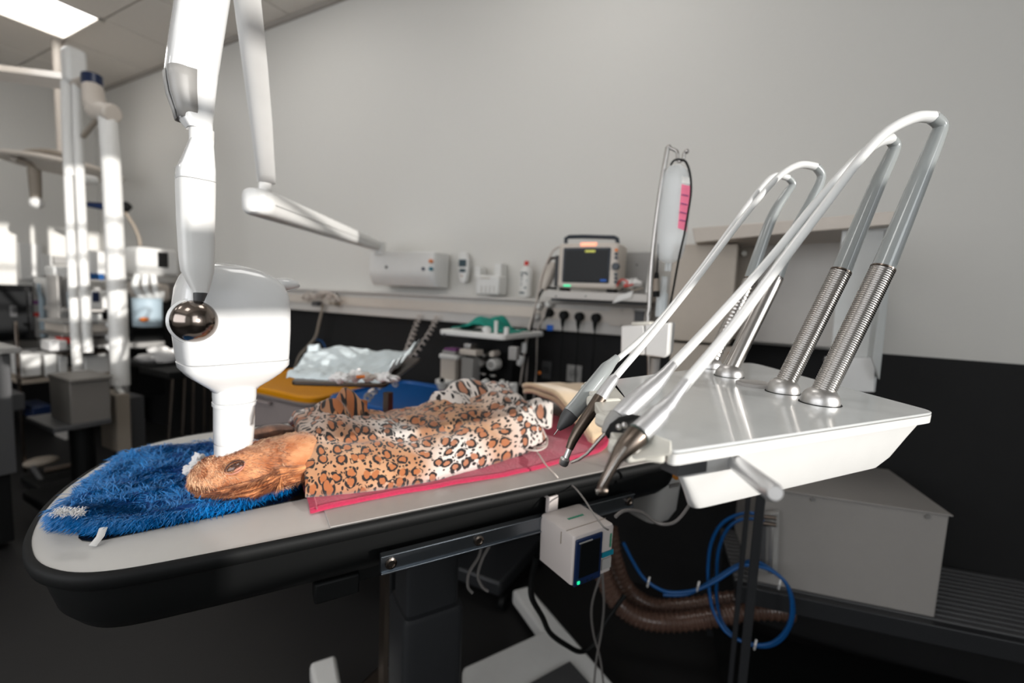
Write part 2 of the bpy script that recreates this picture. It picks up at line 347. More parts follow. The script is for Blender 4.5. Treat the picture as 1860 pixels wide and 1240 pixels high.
# telescopic column: corners measured at its ledge
cu, cv = .275, .33
def colring(hu, hv, z): return superell(T(cu, cv, z), TU, TV, hu, hv, 9, 36)
obj(M().rings([colring(.066, .052, z) for z in (.50, .79)]), 'upper_column', 'charcoal', tb, smooth=50)
obj(M().rings([colring(a, b, z) for a, b, z in ((.075, .068, .08), (.075, .068, .49), (.072, .065, .502), (.066, .055, .503))]), 'lower_column', 'charcoal', tb, smooth=50)
obj(M().box(T(.275, .33, .785), (.30, .3, .02), TF), 'mount_plate', 'black_rubber', tb, bevel=.004)
# white base frame on the floor
bs = M()
q = [tuv(x, y, .09) for x, y in ((840, 1210), (985, 1145), (930, 1070), (960, 1062), (1120, 1245), (1055, 1300), (840, 1320))]
foot = [T(a, b, .03) for a, b in q]
obj(M().prism(foot, (0, 0, .06)), 'base_plate', 'white_satin', tb, bevel=.012, label='white base foot')
q = [tuv(x, y, .09) for x, y in ((562, 1202), (610, 1186), (650, 1400), (600, 1400))]
obj(M().prism([T(a, b, .03) for a, b in q], (0, 0, .06)), 'base_plate', 'white_satin', tb, bevel=.012)
q = [tuv(x, y, .095) for x, y in ((960, 1245), (1035, 1203), (1095, 1270), (1000, 1300))]
obj(M().prism([T(a, b, .09) for a, b in q], (0, 0, .012)), 'base_recess', 'grey_dark', tb, bevel=.003)
for u, v in ((.1, .7), (.85, .7), (.8, .2), (.5, .45)):
    obj(M().cyl(T(u, v, 0), T(u, v, .035), .025), 'base_pad', 'black_rubber', tb)
obj(M().box(T(.275, .33, .06), (.32, .34, .05), TF), 'base_hub', 'white_satin', tb, bevel=.01)
# grey end cover with its orange button and plate, seen under the instrument arms
ec = [P(1165, 905, z=.82), P(1185, 862, z=.86)]
# ---- end of the table seen under the instruments
obj(M().rings([superell(T(UE+.0, .16, z), TU, TV, .05*s, .11*s, 5, 28) for z, s in ((.70, .8), (.73, .95), (.80, 1), (.865, .98), (.878, .9))]), 'end_cover', 'grey_satin', tb, smooth=50, label='light grey end cover')
obj(M().cyl(T(.735, -.013, .862), T(.735, -.0075, .862), .009), 'button', 'orange_flat', tb, label='orange round button')
obj(M().box(T(.73, -.011, .841), (.03, .004, .008), TF), 'name_plate', 'steel_satin', tb)

# ================================================================ BLUE SHAGGY TOWEL
tz = .915
tq = [tuv(*p, tz) for p in [(108, 929), (130, 906), (166, 870), (194, 850), (222, 826), (262, 812), (300, 808), (380, 800), (470, 800), (560, 825), (545, 868), (508, 884), (440, 908), (350, 926), (260, 941), (190, 947), (140, 943), (110, 939)]]
tcx = sum(a for a, b in tq)/len(tq); tcy = sum(b for a, b in tq)/len(tq)
def towel_pt(r, k):   # r 0..1 from the middle to the hem, k along the hem
    n = len(tq); i = int(k) % n; f_ = k-int(k); a = tq[i]; b = tq[(i+1) % n]
    u = a[0]+(b[0]-a[0])*f_; v = a[1]+(b[1]-a[1])*f_
    return tcx+(u-tcx)*r, tcy+(v-tcy)*r
def towel_h(u, v, r):
    h = .012+.008*nz(u*14, v*30)+.004*nz(u*40, v*60)
    h += .018*math.exp(-((u+.34)**2+(v-.15)**2)/.0012)       # curled corner at the left
    h += .02*math.exp(-((v-.10-.02*math.sin(u*20))/.035)**2)*max(0, min(1, (u+.2)/.1))*.7
    return TZ+.004+max(.002, h*(1-max(0, r-.93)/.07*.5))
tw = M(); NR, NK = 26, len(tq)*6
for i in range(NR+1):
    for k in range(NK):
        r = i/NR; u, v = towel_pt(max(r, 1e-3), k/6); tw.v.append(T(u, v, towel_h(u, v, r)))
for i in range(NR):
    for k in range(NK):
        k2 = (k+1) % NK; tw.f.append((i*NK+k, (i+1)*NK+k, (i+1)*NK+k2, i*NK+k2))
o = len(tw.v)
for k in range(NK):
    u, v = towel_pt(1, k/6); tw.v.append(T(u, v, TZ+.003))
for k in range(NK): k2 = (k+1) % NK; tw.f.append((NR*NK+k, o+k, o+k2, NR*NK+k2))
towel = thing('shaggy_towel', 'shaggy bright blue towel under the dog\'s head on the white tabletop', 'towel', T(tcx, tcy, TZ+.002))
obj(tw, 'backing', 'blue_base', towel, smooth=80)
pl = M(); rnd = random.Random(3)
def blade(m, p, d, l, w_, bend, sag):
    d = d.normalized(); s = d.cross(Z if abs(d.z) < .95 else V((1, 0, 0))).normalized()*w_
    q1 = p+d*l*.5+bend*.35*l; q2 = p+d*l*.85+bend*l-Z*sag*l
    m.add([p-s, p+s, q1+s*.8, q1-s*.8, q2], [(0, 1, 2, 3), (3, 2, 4)])
for i in range(30000):
    r = math.sqrt(rnd.random())*1.0; k = rnd.random()*len(tq); u, v = towel_pt(r, k)
    ang = nz(u*9, v*9)*5+rnd.uniform(-1.1, 1.1); p = T(u, v, towel_h(u, v, r)-.001)
    d = (TU*math.cos(ang)+TV*math.sin(ang))*rnd.uniform(.6, 1.4)+Z*rnd.uniform(.2, .9)
    if rnd.random() < .16: u, v = towel_pt(1.0, k); p = T(u, v, TZ+.003+rnd.random()*towel_h(u, v, 1)-rnd.random()*TZ*0-TZ*rnd.random()*0-0) if False else T(u, v, TZ+.002+rnd.random()*max(.004, towel_h(u, v, .9)-TZ-.002)); d = (TU*(u-tcx)+TV*(v-tcy)).normalized()*.45+TU*rnd.uniform(-1, 1)+Z*rnd.uniform(-.1, .3)
    l = rnd.uniform(.010, .026); w_ = rnd.uniform(.0004, .0010); s = d.cross(Z).normalized()*w_ if abs(d.normalized().z) < .97 else TU*w_
    cu_ = d.cross(Z)*rnd.uniform(-1.2, 1.2); q0 = p; dd_ = d.normalized(); pts_ = [p]
    for j in range(3): dd_ = (dd_+cu_*.45-Z*.28).normalized(); pts_.append(pts_[-1]+dd_*l/3)
    pts_ = [V((q.x, q.y, max(q.z, TZ+.002))) for q in pts_]
    tl = Z*w_*.6
    pl.add([pts_[0]-s, pts_[0]+s, pts_[1]+s+tl, pts_[1]-s, pts_[2]+s*.8+tl, pts_[2]-s*.8, pts_[3]], [(0, 1, 2, 3), (3, 2, 4, 5), (5, 4, 6)])
obj(pl, 'pile', 'blue_fibre', towel, kind='stuff', smooth=0)
tg = M(); a, b = tuv(180, 968, TZ+.002); tg.grid(lambda s, t: T(a-.012*s+.004*t, b-.002-.022*s+.008*t, TZ+.012-.010*s), 4, 2)
tg = M().tube([P(188, 958, z=.914), P(182, 974, z=.909), P(168, 991, z=.9030)], .0045, 6, flat=.25)
obj(tg, 'care_tag', 'white_satin', towel, label='white care tag')
hw_ = M()
for i in range(260):
    u_, v_ = tuv(100+rnd.random()*52, 931+rnd.uniform(-4, 5), tz+.018); blade(hw_, T(u_, v_, tz+.016+rnd.random()*.006), TU*rnd.uniform(-1, 1)+TV*rnd.uniform(-1, 1)+Z*.3, rnd.uniform(.006, .014), .0007, V((0, 0, 0)), .3)
obj(hw_, 'hem_edge', 'gauze', towel, kind='stuff', smooth=0, label='white frayed hem edge')

# ================================================================ PINK TOWEL
pq = [tuv(*p, .905) for p in [(541, 882), (563, 931), (1135, 813)]]
def pink(s, t):
    A_ = V((-.024, .175)); B_ = V((-.017, .058)); C_ = V((.70, .085)); D_ = V((.72, .50))
    u = (-.02+s*.71); v0 = .058+.03*s**2+.006*math.sin(s*9); v1 = .52
    v = v0+(v1-v0)*t
    fold = .030*math.exp(-((s-.93)/.045)**2)*max(0, 1-abs(t-.02)/.30)
    return T(u+.012*nz(t*3, 1), v, TZ+.0055+.0025*nz(u*20, v*20)+fold)
pt = M().grid(pink, 60, 30)
pkt = obj(pt, 'pink_towel', 'pink_cloth', solid=.004, smooth=80, label='raspberry pink towel spread beneath the leopard-print blanket', cat='towel')

hm = M().tube([pink(i/60, .022)+Z*.0022 for i in range(61)], .0014, 5, flat=.6); hm.tube([pink(.014, .0+i/30*.9)+Z*.0022 for i in range(31)], .0014, 5, flat=.6)
obj(hm, 'hem_stitch', 'pink_cloth', pkt, smooth=60)
# ================================================================ DOG
dog = thing('dog', 'golden-haired dog lying on its side asleep under the leopard-print blanket', 'dog', T(.2, .3, TZ+.01))
# centre line from the muzzle tip to the rump: (u, v, z, half width across, half height)
def D_(px, py, z): a, b = tuv(px, py, z); return (a, b, z)
hp = [((371, 862), .938, .004, .004), ((372, 862), .938, .018, .018), ((377, 862), .939, .027, .026), ((390, 862), .942, .033, .031), ((412, 860), .945, .037, .034), ((440, 855), .948, .041, .037), ((470, 847), .951, .043, .039), ((500, 839), .953, .045, .041), ((545, 830), .954, .047, .043)]
bn = [(tuv(*p, .915)) for p in ((556, 898), (600, 896), (650, 890), (700, 884), (750, 876), (800, 866), (850, 852), (900, 838), (950, 822), (985, 808), (996, 798))]
spine = []
for (px, py), z, hw, hh in hp: a, b = tuv(px, py, z); spine.append((a, b, z, hw, hh))
a, b = spine[-1][:2]
spine += [(bn[i][0], bn[i][1]+.15, .938, w_, h_) for i, w_, h_ in ((1, .06, .036), (2, .075, .030), (4, .08, .030), (6, .075, .028), (8, .06, .024))]
spine += [(bn[9][0]-.03, bn[9][1]+.14, .932, .03, .014), (bn[9][0]-.02, bn[9][1]+.14, .930, .005, .005)]
cp = catmull([V((s[0], s[1], s[2])) for s in spine], 5); cr = catmull([V((s[3], s[4], 0)) for s in spine], 5)
body = M(); rs = []; NB = 36
def dog_ring(i):
    c = cp[i]; t = (cp[min(i+1, len(cp)-1)]-cp[max(i-1, 0)]); t2 = V((t.x, t.y, 0)).normalized(); side = V((t2.y, -t2.x, 0))   # towards the viewer
    out = []
    for k in range(NB):
        an = 2*math.pi*k/NB; x = math.cos(an); y = math.sin(an); hw, hh = cr[i].x, cr[i].y
        s_ = i/5
        rr = 1+.03*nz(s_*1.5+k*.2, 3)
        if s_ < 9:      # the head: cheek, brow and stop
            brow = math.exp(-((s_-4.9)/.8)**2)*math.exp(-((an-1.0)/.4)**2); sock = math.exp(-((s_-4.1)/.5)**2)*math.exp(-((an-.62)/.28)**2)
            cheek = math.exp(-((s_-6)/1.2)**2)*math.exp(-((an-.0)/.5)**2); lip = math.exp(-((s_-2.2)/1.0)**2)*math.exp(-((an-5.75)/.18)**2)
            rr += .10*brow-.13*sock+.06*cheek-.10*lip
        p = V((c.x, c.y, c.z))+side*(x*hw*rr)+Z*(y*hh*rr)
        p.z = max(p.z, TZ+.012)
        out.append(TA+TU*p.x+TV*p.y+Z*p.z)
    return out
RG = [dog_ring(i) for i in range(len(cp))]
obj(M().rings(RG), 'body', 'fur', dog, smooth=80, label='golden body and head')
def head_pt(s_, an, lift=0):     # point on the head surface: s_ index along the head, an angle (0 faces the viewer, 90 up)
    i = s_*5; i0 = int(i); f_ = i-i0; k = (R(an) % (2*math.pi))/(2*math.pi)*NB; k0 = int(k) % NB; g = k-int(k)
    a = RG[i0][k0].lerp(RG[i0][(k0+1) % NB], g); b = RG[min(i0+1, len(RG)-1)][k0].lerp(RG[min(i0+1, len(RG)-1)][(k0+1) % NB], g)
    p = a.lerp(b, f_); c = cp[i0].lerp(cp[min(i0+1, len(cp)-1)], f_); cw = TA+TU*c.x+TV*c.y+Z*c.z
    return p+(p-cw).normalized()*lift, (p-cw).normalized()
def coat(m, n, s0, s1, a0, a1, l0, l1, w_, fwd=-1, rr=rnd):
    for i in range(n):
        s_ = rr.uniform(s0, s1); an = rr.uniform(a0, a1); p, nrm = head_pt(s_, an, -.001); q, _ = head_pt(max(0, s_+fwd*.3) if fwd < 0 else s_+.3, an, 0)
        d = ((q-p).normalized()+nrm*rr.uniform(.15, .4)+V((rr.uniform(-.35, .35), rr.uniform(-.35, .35), rr.uniform(-.35, .2))))
        blade(m, p, d, rr.uniform(l0, l1), w_*rr.uniform(.6, 1.3), V((0, 0, 0)), .25)
ft = M(); coat(ft, 15000, .5, 8.9, -60, 190, .007, .018, .0006, fwd=1); obj(ft, 'coat', 'fur_strand', dog, kind='stuff', smooth=0, label='fine golden hair')
fd = M(); coat(fd, 2600, .5, 3.6, -75, -8, .007, .015, .0007, fwd=1); obj(fd, 'lip_hair', 'fur_dark', dog, kind='stuff', smooth=0, label='darker brown hair of the lips')
# the eye, half open
def head_near(px, py):
    best = None
    for i in range(0, 90):
        for j in range(-40, 140, 4):
            q, nr = head_pt(i/10, j); x, y = to_px(q); dd = (x-px)**2+(y-py)**2
            if nr.dot(CAMP-q) > 0 and (best is None or dd < best[0]): best = (dd, i/10, j)
    return best[1], best[2]
es, ea = head_near(426, 848); pe, ne = head_pt(es, ea, -.005); t1 = (head_pt(*head_near(446, 838))[0]-head_pt(*head_near(404, 858))[0]).normalized(); t2 = ne.cross(t1).normalized()
EA = (t1, t2, ne)
obj(M().sphere(pe, .0115, (1.3, .78, .60), EA), 'eye', 'eye', dog, label='half-open dark eye')
obj(M().sphere(pe+t1*.003-t2*.004*(1 if t2.z > 0 else -1)+ne*.0022, .0085, (1.1, .40, .55), EA), 'third_eyelid', 'skin_pink', dog, label='pale inner eyelid')
upn = t2 if t2.z > 0 else -t2
for sg, mt_ in ((1, 'skin_dark'), (-1, 'skin_pink')):
    pts = [pe+t1*(.0145*math.cos(R(a)))+upn*(sg*.0088*math.sin(R(a)))+ne*(.0045+.003*math.sin(R(a))) for a in range(0, 181, 20)]
    obj(M().tube(pts, [.0007+.0007*math.sin(R(a)) for a in range(0, 181, 20)], 6), 'eyelid', mt_, dog, label='dark upper eyelid' if sg > 0 else 'pale lower eyelid')
# the long ear that falls forward along the cheek
ear = []
for i in range(21):
    s_ = i/20; sx = 8.1-5.2*s_; an_ = -14-26*s_+7*math.sin(s_*7); p, nr = head_pt(sx, an_, .003); wd = .021*max(.02, math.sin(math.pi*min(1, .03+.95*s_)))**.55*(1+.18*math.sin(s_*13))
    tt = (head_pt(max(sx-.4, 0), an_)[0]-head_pt(sx+.2, an_)[0]).normalized(); ac = nr.cross(tt).normalized()
    ear.append([p+ac*(wd*math.cos(q_))+nr*(.0045*math.sin(q_)+.0022*math.sin(q_*3+s_*9)) for q_ in [2*math.pi*k/18 for k in range(18)]])
obj(M().rings(ear), 'ear', 'fur_ear', dog, smooth=80, label='long drooping ear')
eh = M()
for i in range(5200):
    a_ = rnd.random(); j = int(a_*19); k = rnd.randrange(0, 18); p = ear[j][k].lerp(ear[j+1][k], a_*19-j)
    if p.z < TZ+.008: continue
    dn = (ear[min(j+1, 20)][k]-ear[j][k]).normalized()+V((rnd.uniform(-.3, .3), rnd.uniform(-.3, .3), rnd.uniform(-.3, .15)))
    blade(eh, p, dn, rnd.uniform(.010, .024), .0007, V((0, 0, 0)), .3)
obj(eh, 'ear_hair', 'fur_ear', dog, kind='stuff', smooth=0, label='wavy hair of the ear')
# far ear showing brown behind the cone
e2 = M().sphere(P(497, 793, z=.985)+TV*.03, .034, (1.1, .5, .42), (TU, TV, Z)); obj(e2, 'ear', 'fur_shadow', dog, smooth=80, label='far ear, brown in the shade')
# muzzle: nose and white lip hair
pn, nn_ = head_pt(.9, 60, .0); obj(M().sphere(P(371, 853, z=.940), .0062, (1, 1.1, .8)), 'nose', 'skin_dark', dog, smooth=80, label='dark nose')
wh = M()
for i in range(700):
    p, nr = head_pt(rnd.uniform(.3, 1.2), rnd.uniform(-30, 200), -.001)
    blade(wh, p, nr+V((-.7, -.3, rnd.uniform(-.6, .6)))+V((rnd.uniform(-.5, .5),)*3), rnd.uniform(.005, .014), .0005, V((0, 0, 0)), .2)
obj(wh, 'muzzle_hair', 'gauze', dog, kind='stuff', smooth=0, label='white hair round the mouth')
# gauze / tube tie at the mouth
gz = thing('gauze_wad', 'small crumpled white gauze wad at the dog\'s mouth', 'gauze', P(352, 850, z=.925))
def crumple(c, r, sc, seed, n=34, m=22, amt=.75):
    mm = M().sphere(c, r, sc, WF, n, m); mm.v = [c+(p-c)*(1+amt*nz((p.x-c.x)/r*1.5+seed, (p.y-c.y)/r*1.5+(p.z-c.z)/r*1.4, 1.2)+amt*.4*nz((p.x-c.x)/r*4+seed, (p.y-c.y)/r*3+(p.z-c.z)/r*4, 1.2)) for p in mm.v]; return mm
obj(crumple(P(362, 838, z=.945), .014, (1.0, .7, .95), 4), 'gauze', 'gauze', gz, smooth=70)
obj(crumple(P(346, 853, z=.934), .012, (1.4, .7, .55), 9), 'gauze', 'gauze', gz, smooth=70)

# ================================================================ LEOPARD BLANKET
bn = [(tuv(*p, .915)) for p in ((556, 898), (600, 896), (650, 890), (700, 884), (750, 876), (800, 866), (850, 852), (900, 838), (950, 822), (985, 808), (996, 798))]
def bl_near(s):
    k = s*(len(bn)-1); i = min(int(k), len(bn)-2); f_ = k-i; return bn[i][0]+(bn[i+1][0]-bn[i][0])*f_, bn[i][1]+(bn[i+1][1]-bn[i][1])*f_
def blanket(s, t):
    u, v0 = bl_near(s); W_ = .33-.05*s+.01*math.sin(s*7); endL = min(1, (s/.05))**.5 if s < .05 else 1; endR = (max(0, 1-s)/.10)**.5 if s > .90 else 1
    h = (.092+.005*math.sin(s*8+1)-.006*math.exp(-((s-.42)/.10)**2)+.022*math.exp(-((s-.84)/.10)**2))*(.80+.20*endL)*(.25+.75*endR)
    a = math.pi*t; prof = max(0, math.sin(a))**.74
    x = .5-.5*math.cos(a)
    if t < .5: x = .5-.5*abs(math.cos(a))**1.08+.03*(1-prof)**2
    v = v0+W_*x-.03*(1-s)*math.sin(a)*0
    z = TZ+.008+h*prof
    wr = .0055*nz(u*16+t*2, t*7)+.0030*nz(u*38, t*18)
    z += wr*prof*2.0
    z += .026*math.exp(-((s-.13)/.06)**2)*math.exp(-((t-.56)/.07)**2)    # peaked fold above the shoulder
    z += .020*math.exp(-((s-.68)/.09)**2)*math.exp(-((t-.62)/.10)**2)
    z -= .016*math.exp(-((s-.10)/.05)**2)*math.exp(-((t-.60)/.03)**2)
    z -= .012*math.exp(-((s-.80+.25*(t-.5))/.018)**2)*math.exp(-((t-.42)/.12)**2)
    z -= .006*math.exp(-((t-.27-.05*s)/.03)**2)
    off = .010*math.sin(s*21+t*4)*(1-abs(2*t-1))+wr*.8
    return T(u+.02*math.sin(a)*(1-2*s)*.6-.010*(s < .02)*math.sin(a), v+off*.4, max(z, TZ+.007))
bm_ = M().grid(blanket, 110, 60)
bl = obj(bm_, 'leopard_blanket', 'leopard_fleece', solid=.006, smooth=80, label='leopard-print fleece blanket covering the sleeping dog on the operating table', cat='blanket')
def set_uv(o, fn_uv):
    me = o.data; uvl = me.uv_layers.new(name='cloth')
    for l in me.loops: uvl.data[l.index].uv = fn_uv(l.vertex_index)
set_uv(bl, lambda i: ((i//61)/110*.62, (i % 61)/60*.46))
# folded-over part at the rear: a second layer of the blanket, lying across the hips
def flap(c, lu, lv, hh, rot_, seed, thick=.016):
    a, b = TU*math.cos(rot_)+TV*math.sin(rot_), -TU*math.sin(rot_)+TV*math.cos(rot_); m = M(); rs_ = []
    for i in range(25):
        s = i/24*2-1; ww = lv*(1-abs(s)**4)**.3*(1+.12*math.sin(s*5+seed)); ring = []
        for k in range(28):
            q = 2*math.pi*k/28; x = math.cos(q); y = math.sin(q)
            zz = hh*(1-.8*x*x)*(1-.5*s*s)+.010*math.sin(s*6+x*3+seed)+.006*nz(s*3+seed, x*3)
            ring.append(c+a*(s*lu)+b*(x*ww+.01*math.sin(s*4+seed))+Z*(zz+thick*.5*y*math.copysign(1, 1)))
        rs_.append(ring)
    return m.rings(rs_)
rear_a, rear_b = tuv(870, 760, 1.02)
f1 = obj(flap(T(.355, .30, .985), .095, .065, .046, .1, 1.0), 'folded_corner', 'leopard_fleece', bl, smooth=80, label='pale corner folded over at the rear'); set_uv(f1, lambda i: (.60+(i//28)*.0085, (i % 28)*.0055))
f2 = obj(flap(T(.455, .25, .955), .095, .07, .046, -.5, 2.6), 'folded_corner', 'leopard_fleece', bl, smooth=80, label='pale corner folded over at the rear'); set_uv(f2, lambda i: (.62+(i//28)*.008, (i % 28)*.005))
f3 = obj(flap(T(.066, .26, .992), .044, .036, .046, .2, .3, .012), 'peaked_fold', 'leopard_fleece', bl, smooth=80, label='small peak of cloth'); set_uv(f3, lambda i: (.02+(i//28)*.004, (i % 28)*.003))

# ================================================================ BEIGE FOLDED TOWEL
bt = thing('folded_towel', 'pale beige folded towel at the far end of the operating table', 'towel', T(.72, .35, TZ+.01))
def bft(lz, dz, du):
    def f_(s, t):
        u = .60+du+.26*s; v = .12+.40*t
        z = TZ+.012+lz+dz*math.sin(math.pi*min(1, max(0, (t-.05)/1.2)))**.7*(1-.35*s)+.004*nz(s*4, t*4)+.003*math.sin(t*16+s*3)
        return T(u+.05*t, v+.02*s, z)
    return f_
for lz, dz, du in ((.0, .062, .0), (.013, .068, -.004)):
    obj(M().grid(bft(lz, dz, du), 22, 26), 'towel_layer', 'beige_cloth', bt, solid=.013, smooth=80)

tcd = M(); 
for k_ in range(2): tcd.tube(catmull([P(x, y, z=TZ+.016+.004*k_) for x, y in ((925, 806), (948, 808+k_*6), (975, 812+k_*6), (992, 806+k_*4), (992, 792+k_*3), (976, 790))], 8), .0022, 8)
obj(tcd, 'white_strap', 'cable_white', label='pale looped strap peeking out from under the right end of the leopard-print blanket', cat='strap', smooth=60)
obj(M().tube(catmull([P(x, y, z=TZ+.014) for x, y in ((955, 800), (975, 820), (990, 842), (1005, 858))]+[P(1014, 868, z=TZ+.006)], 8), .0016, 8), 'sensor_lead', 'cable_white', label='thin pale lead crossing the pink towel towards the table edge', cat='cable', smooth=60)
# ================================================================ X-RAY MACHINE ON ITS WALL ARM
xr = thing('dental_x_ray_machine', 'white wall-hung x-ray machine, jointed arms and metal ball joint, its cone over the dog', 'x-ray machine', P(725, 490, y=1.99))
XN = V((.97, -.24, 0)); XA = V((.24, .97, 0))          # front normal, width axis
HD = .75
hc = P(428, 583, d=HD)
def zat(py): return P(428, py, d=HD).z
# centre (px), half width across the picture (px) at each height
prof = [(479, 418, 30, .3), (483, 420, 62, .6), (490, 421, 82, .8), (503, 421, 96, .93), (525, 420, 105, 1), (560, 419, 109, 1), (600, 419, 109, 1), (640, 421, 105, 1), (652, 422, 103, .98)]
def head_ring(py, cx_, hw, k, e=6, grow=1.0): return fit_ring(cx_, py, hw*2, HD, XA, XN, .66, e if hw > 50 else 3.2, 48)
def slope_top(rg, py):
    f_ = min(1, max(0, (565-py)/75)); c = sum(rg, V((0, 0, 0)))/len(rg); hw_x = max((q-c).dot(XA) for q in rg); out = []
    for q in rg: t = (q-c).dot(XA)/.10; out.append(q-Z*f_*(.022*max(0, t+.1)**1.6+.010*max(0, -t-.2)**2))
    return out
obj(M().rings([slope_top(head_ring(*p), p[0]) for p in prof]), 'housing', 'white_gloss', xr, smooth=60, label='glossy white tube head')
lo = [(653, 422, 101, .98), (654, 422, 104, 1), (664, 423, 102, 1), (678, 424, 88, .9), (692, 425, 66, .8), (702, 425.5, 48, .7), (708, 425.5, 42, .6)]
obj(M().rings([head_ring(p[0], p[1], p[2], p[3], 4.5 if p[2] > 60 else 2.6) for p in lo]), 'lower_housing', 'white_gloss', xr, smooth=60)
obj(M().sphere(P(513, 516, d=.81), .026, (.8, 1.15, .45), (XN, XA, Z), 28, 16), 'corner_lip', 'white_gloss', xr, smooth=80, label='rounded lip at the upper corner of the tube head')
def crg(py, hw, cx_=425.5): return fit_ring(cx_, py, hw*2, HD, XA, XN, 1, 2.4, 36)
obj(M().rings([crg(y, h_) for y, h_ in ((704, 41), (718, 41), (727, 40))]), 'collar', 'white_gloss', xr, smooth=50)
obj(M().rings([crg(y, h_) for y, h_ in ((727, 38), (728, 41.5), (734, 41.5), (735, 39))]), 'collar_ring', 'white_gloss', xr, smooth=50)
obj(M().rings([crg(y, h_, 425.5-(y-735)*.02) for y, h_ in ((735, 39), (780, 38), (799, 37), (800, 36.5), (801, 36)) ]), 'cone', 'white_gloss', xr, smooth=50)
obj(M().rings([crg(y, h_, 424) for y, h_ in ((801, 36.3), (824, 35.3))]+[crg(824, 32, 424), crg(802, 32, 424)], cap=False), 'cone_tip', 'white_gloss', xr, smooth=50, label='open white end of the cone')
bc = P(353, 583, d=.668)
obj(M().sphere(bc, .0300, (1, 1, 1.02), n=40, m=24), 'ball_joint', 'chrome_ball', xr, smooth=80, label='polished dark metal ball joint')
bd = (CAMP-bc).normalized(); obj(M().lathe([(.0285, -.002), (.0335, -.004), (.0345, -.007), (.033, -.011), (.028, -.012)], bc-bd*.004, bd, 40), 'ball_socket', 'white_gloss', xr, smooth=60)
def seg(rows, aspect, e, n=36, dd=0, rot=0):
    return [fit_ring(px, py, wd, d, XA, XN, aspect, e, n) for px, py, wd, d in rows]
AD = .67
obj(M().rings(seg([(361, 547, 20, AD), (364, 532, 27, AD)], 1, 2)), 'joint_collar', 'grey_dark', xr, label='dark conical collar')
obj(M().rings(seg([(364, 531, 29, AD), (358, 492, 62, AD), (357, 470, 66, AD), (355.5, 400, 72, AD), (355, 345, 75, AD), (355, 329.5, 75, AD)], 1.0, 4)), 'lower_arm', 'white_satin', xr, smooth=50)
obj(M().rings(seg([(355, 328.5, 73, AD), (355, 327, 75, AD), (355, 308, 75, AD), (357, 303, 70, AD), (364, 265, 50, AD), (366, 256, 47, AD)], 1.0, 4)), 'arm_knuckle', 'white_gloss', xr, smooth=50)
obj(M().rings(seg([(366, 258, 46, AD), (366, 236, 47, AD)], .9, 2.4)), 'arm_neck', 'white_satin', xr, smooth=50)
obj(M().rings(seg([(362, 236, 50, AD), (356, 222, 62, AD), (352, 205, 74, AD), (348, 175, 88, AD), (347, 150, 96, AD), (347, 134, 99, AD), (349, 120, 100, AD-.002), (356, 70, 101, AD-.005), (367, 0, 101, AD-.01), (384, -110, 100, AD-.02), (402, -230, 96, AD-.03)], 1.0, 4.5)), 'upper_arm', 'white_gloss', xr, smooth=50)
cvr = seg([(350, 221, 64, AD), (351.5, 205, 77, AD), (348, 178, 91, AD), (347, 155, 98.5, AD), (347, 138, 101.5, AD)], 1.0, 4.5, 48)
cv_i = [k for k in range(48) if (cvr[2][k]-P(348, 178, d=AD)).dot(rt) < .024 and (cvr[2][k]-P(348, 178, d=AD)).dot(fw) < .03]
cv_i = sorted(cv_i, key=lambda k: (k+24) % 48)
mcv = M(); mcv.v = [q+(q-P(348, 178, d=AD)).normalized()*.0004 for r_ in cvr for q in (r_[k] for k in cv_i)]; n_ = len(cv_i)
mcv.f = [(i*n_+j, i*n_+j+1, (i+1)*n_+j+1, (i+1)*n_+j) for i in range(4) for j in range(n_-1) if (cv_i[j+1]-cv_i[j]) % 48 == 1]
obj(mcv, 'joint_cover', 'grey_satin', xr, smooth=60, solid=.0012, label='grey cover of the elbow')
obj(M().cyl(P(370, -262, d=.63), P(450, -262, d=.67), .055, 32), 'top_joint', 'white_gloss', xr, bevel=.008)
sa = [(432, -250, 58, .66), (441, -120, 56, .70), (449, 0, 52, .76), (462, 110, 48, .84), (474, 220, 42, .93), (480, 285, 37, .99), (483, 318, 35, 1.03), (484, 332, 33, 1.05)]
obj(M().rings(seg([(a, b, c*1.0, d) for a, b, c, d in sa], 1, 2.6)), 'second_arm', 'white_satin', xr, smooth=50)
obj(M().rings(seg([(482, 330, 24, 1.05), (480, 356, 26, 1.06)], 1, 2)), 'elbow_pin', 'white_satin', xr)
E0 = P(471, 368, d=1.06); E1 = P(684, 446, y=1.84)
def beam(a, b, ha, hb, wa, wb_, e=3.6, n=28, steps=6, endround=True):
    t = (b-a); th = V((t.x, t.y, 0)).normalized(); sd = V((th.y, -th.x, 0)); rs_ = []
    if endround:
        for q in (75, 50, 25): c = a-th*(wa*math.sin(R(q))*.9); k = math.cos(R(q)); rs_.append(superell(c, sd, Z, wa*max(k, .3), ha*(.75+.25*k), e, n))
    for i in range(steps+1):
        s = i/steps; rs_.append(superell(a.lerp(b, s), sd, Z, wa+(wb_-wa)*s, ha+(hb-ha)*s, e, n))
    return M().rings(rs_)
obj(beam(E0, E1, .031, .026, .036, .03), 'wall_arm', 'white_satin', xr, smooth=50)
obj(beam(E0-Z*.004, E0.lerp(E1, .98)-Z*.004, .0015, .0015, .0372, .0318, 8, 20, 6, False), 'arm_seam', 'grey_satin', xr)
obj(M().cyl(P(690, 462, y=1.84), P(690, 440, y=1.84), .032, 24), 'wall_pivot', 'white_satin', xr)
m = M(); c = wallbox(m, 664, 457, 786, 519, 1.83, 1.99); xcb, zcb, wcb, hcb = c
rs_ = []
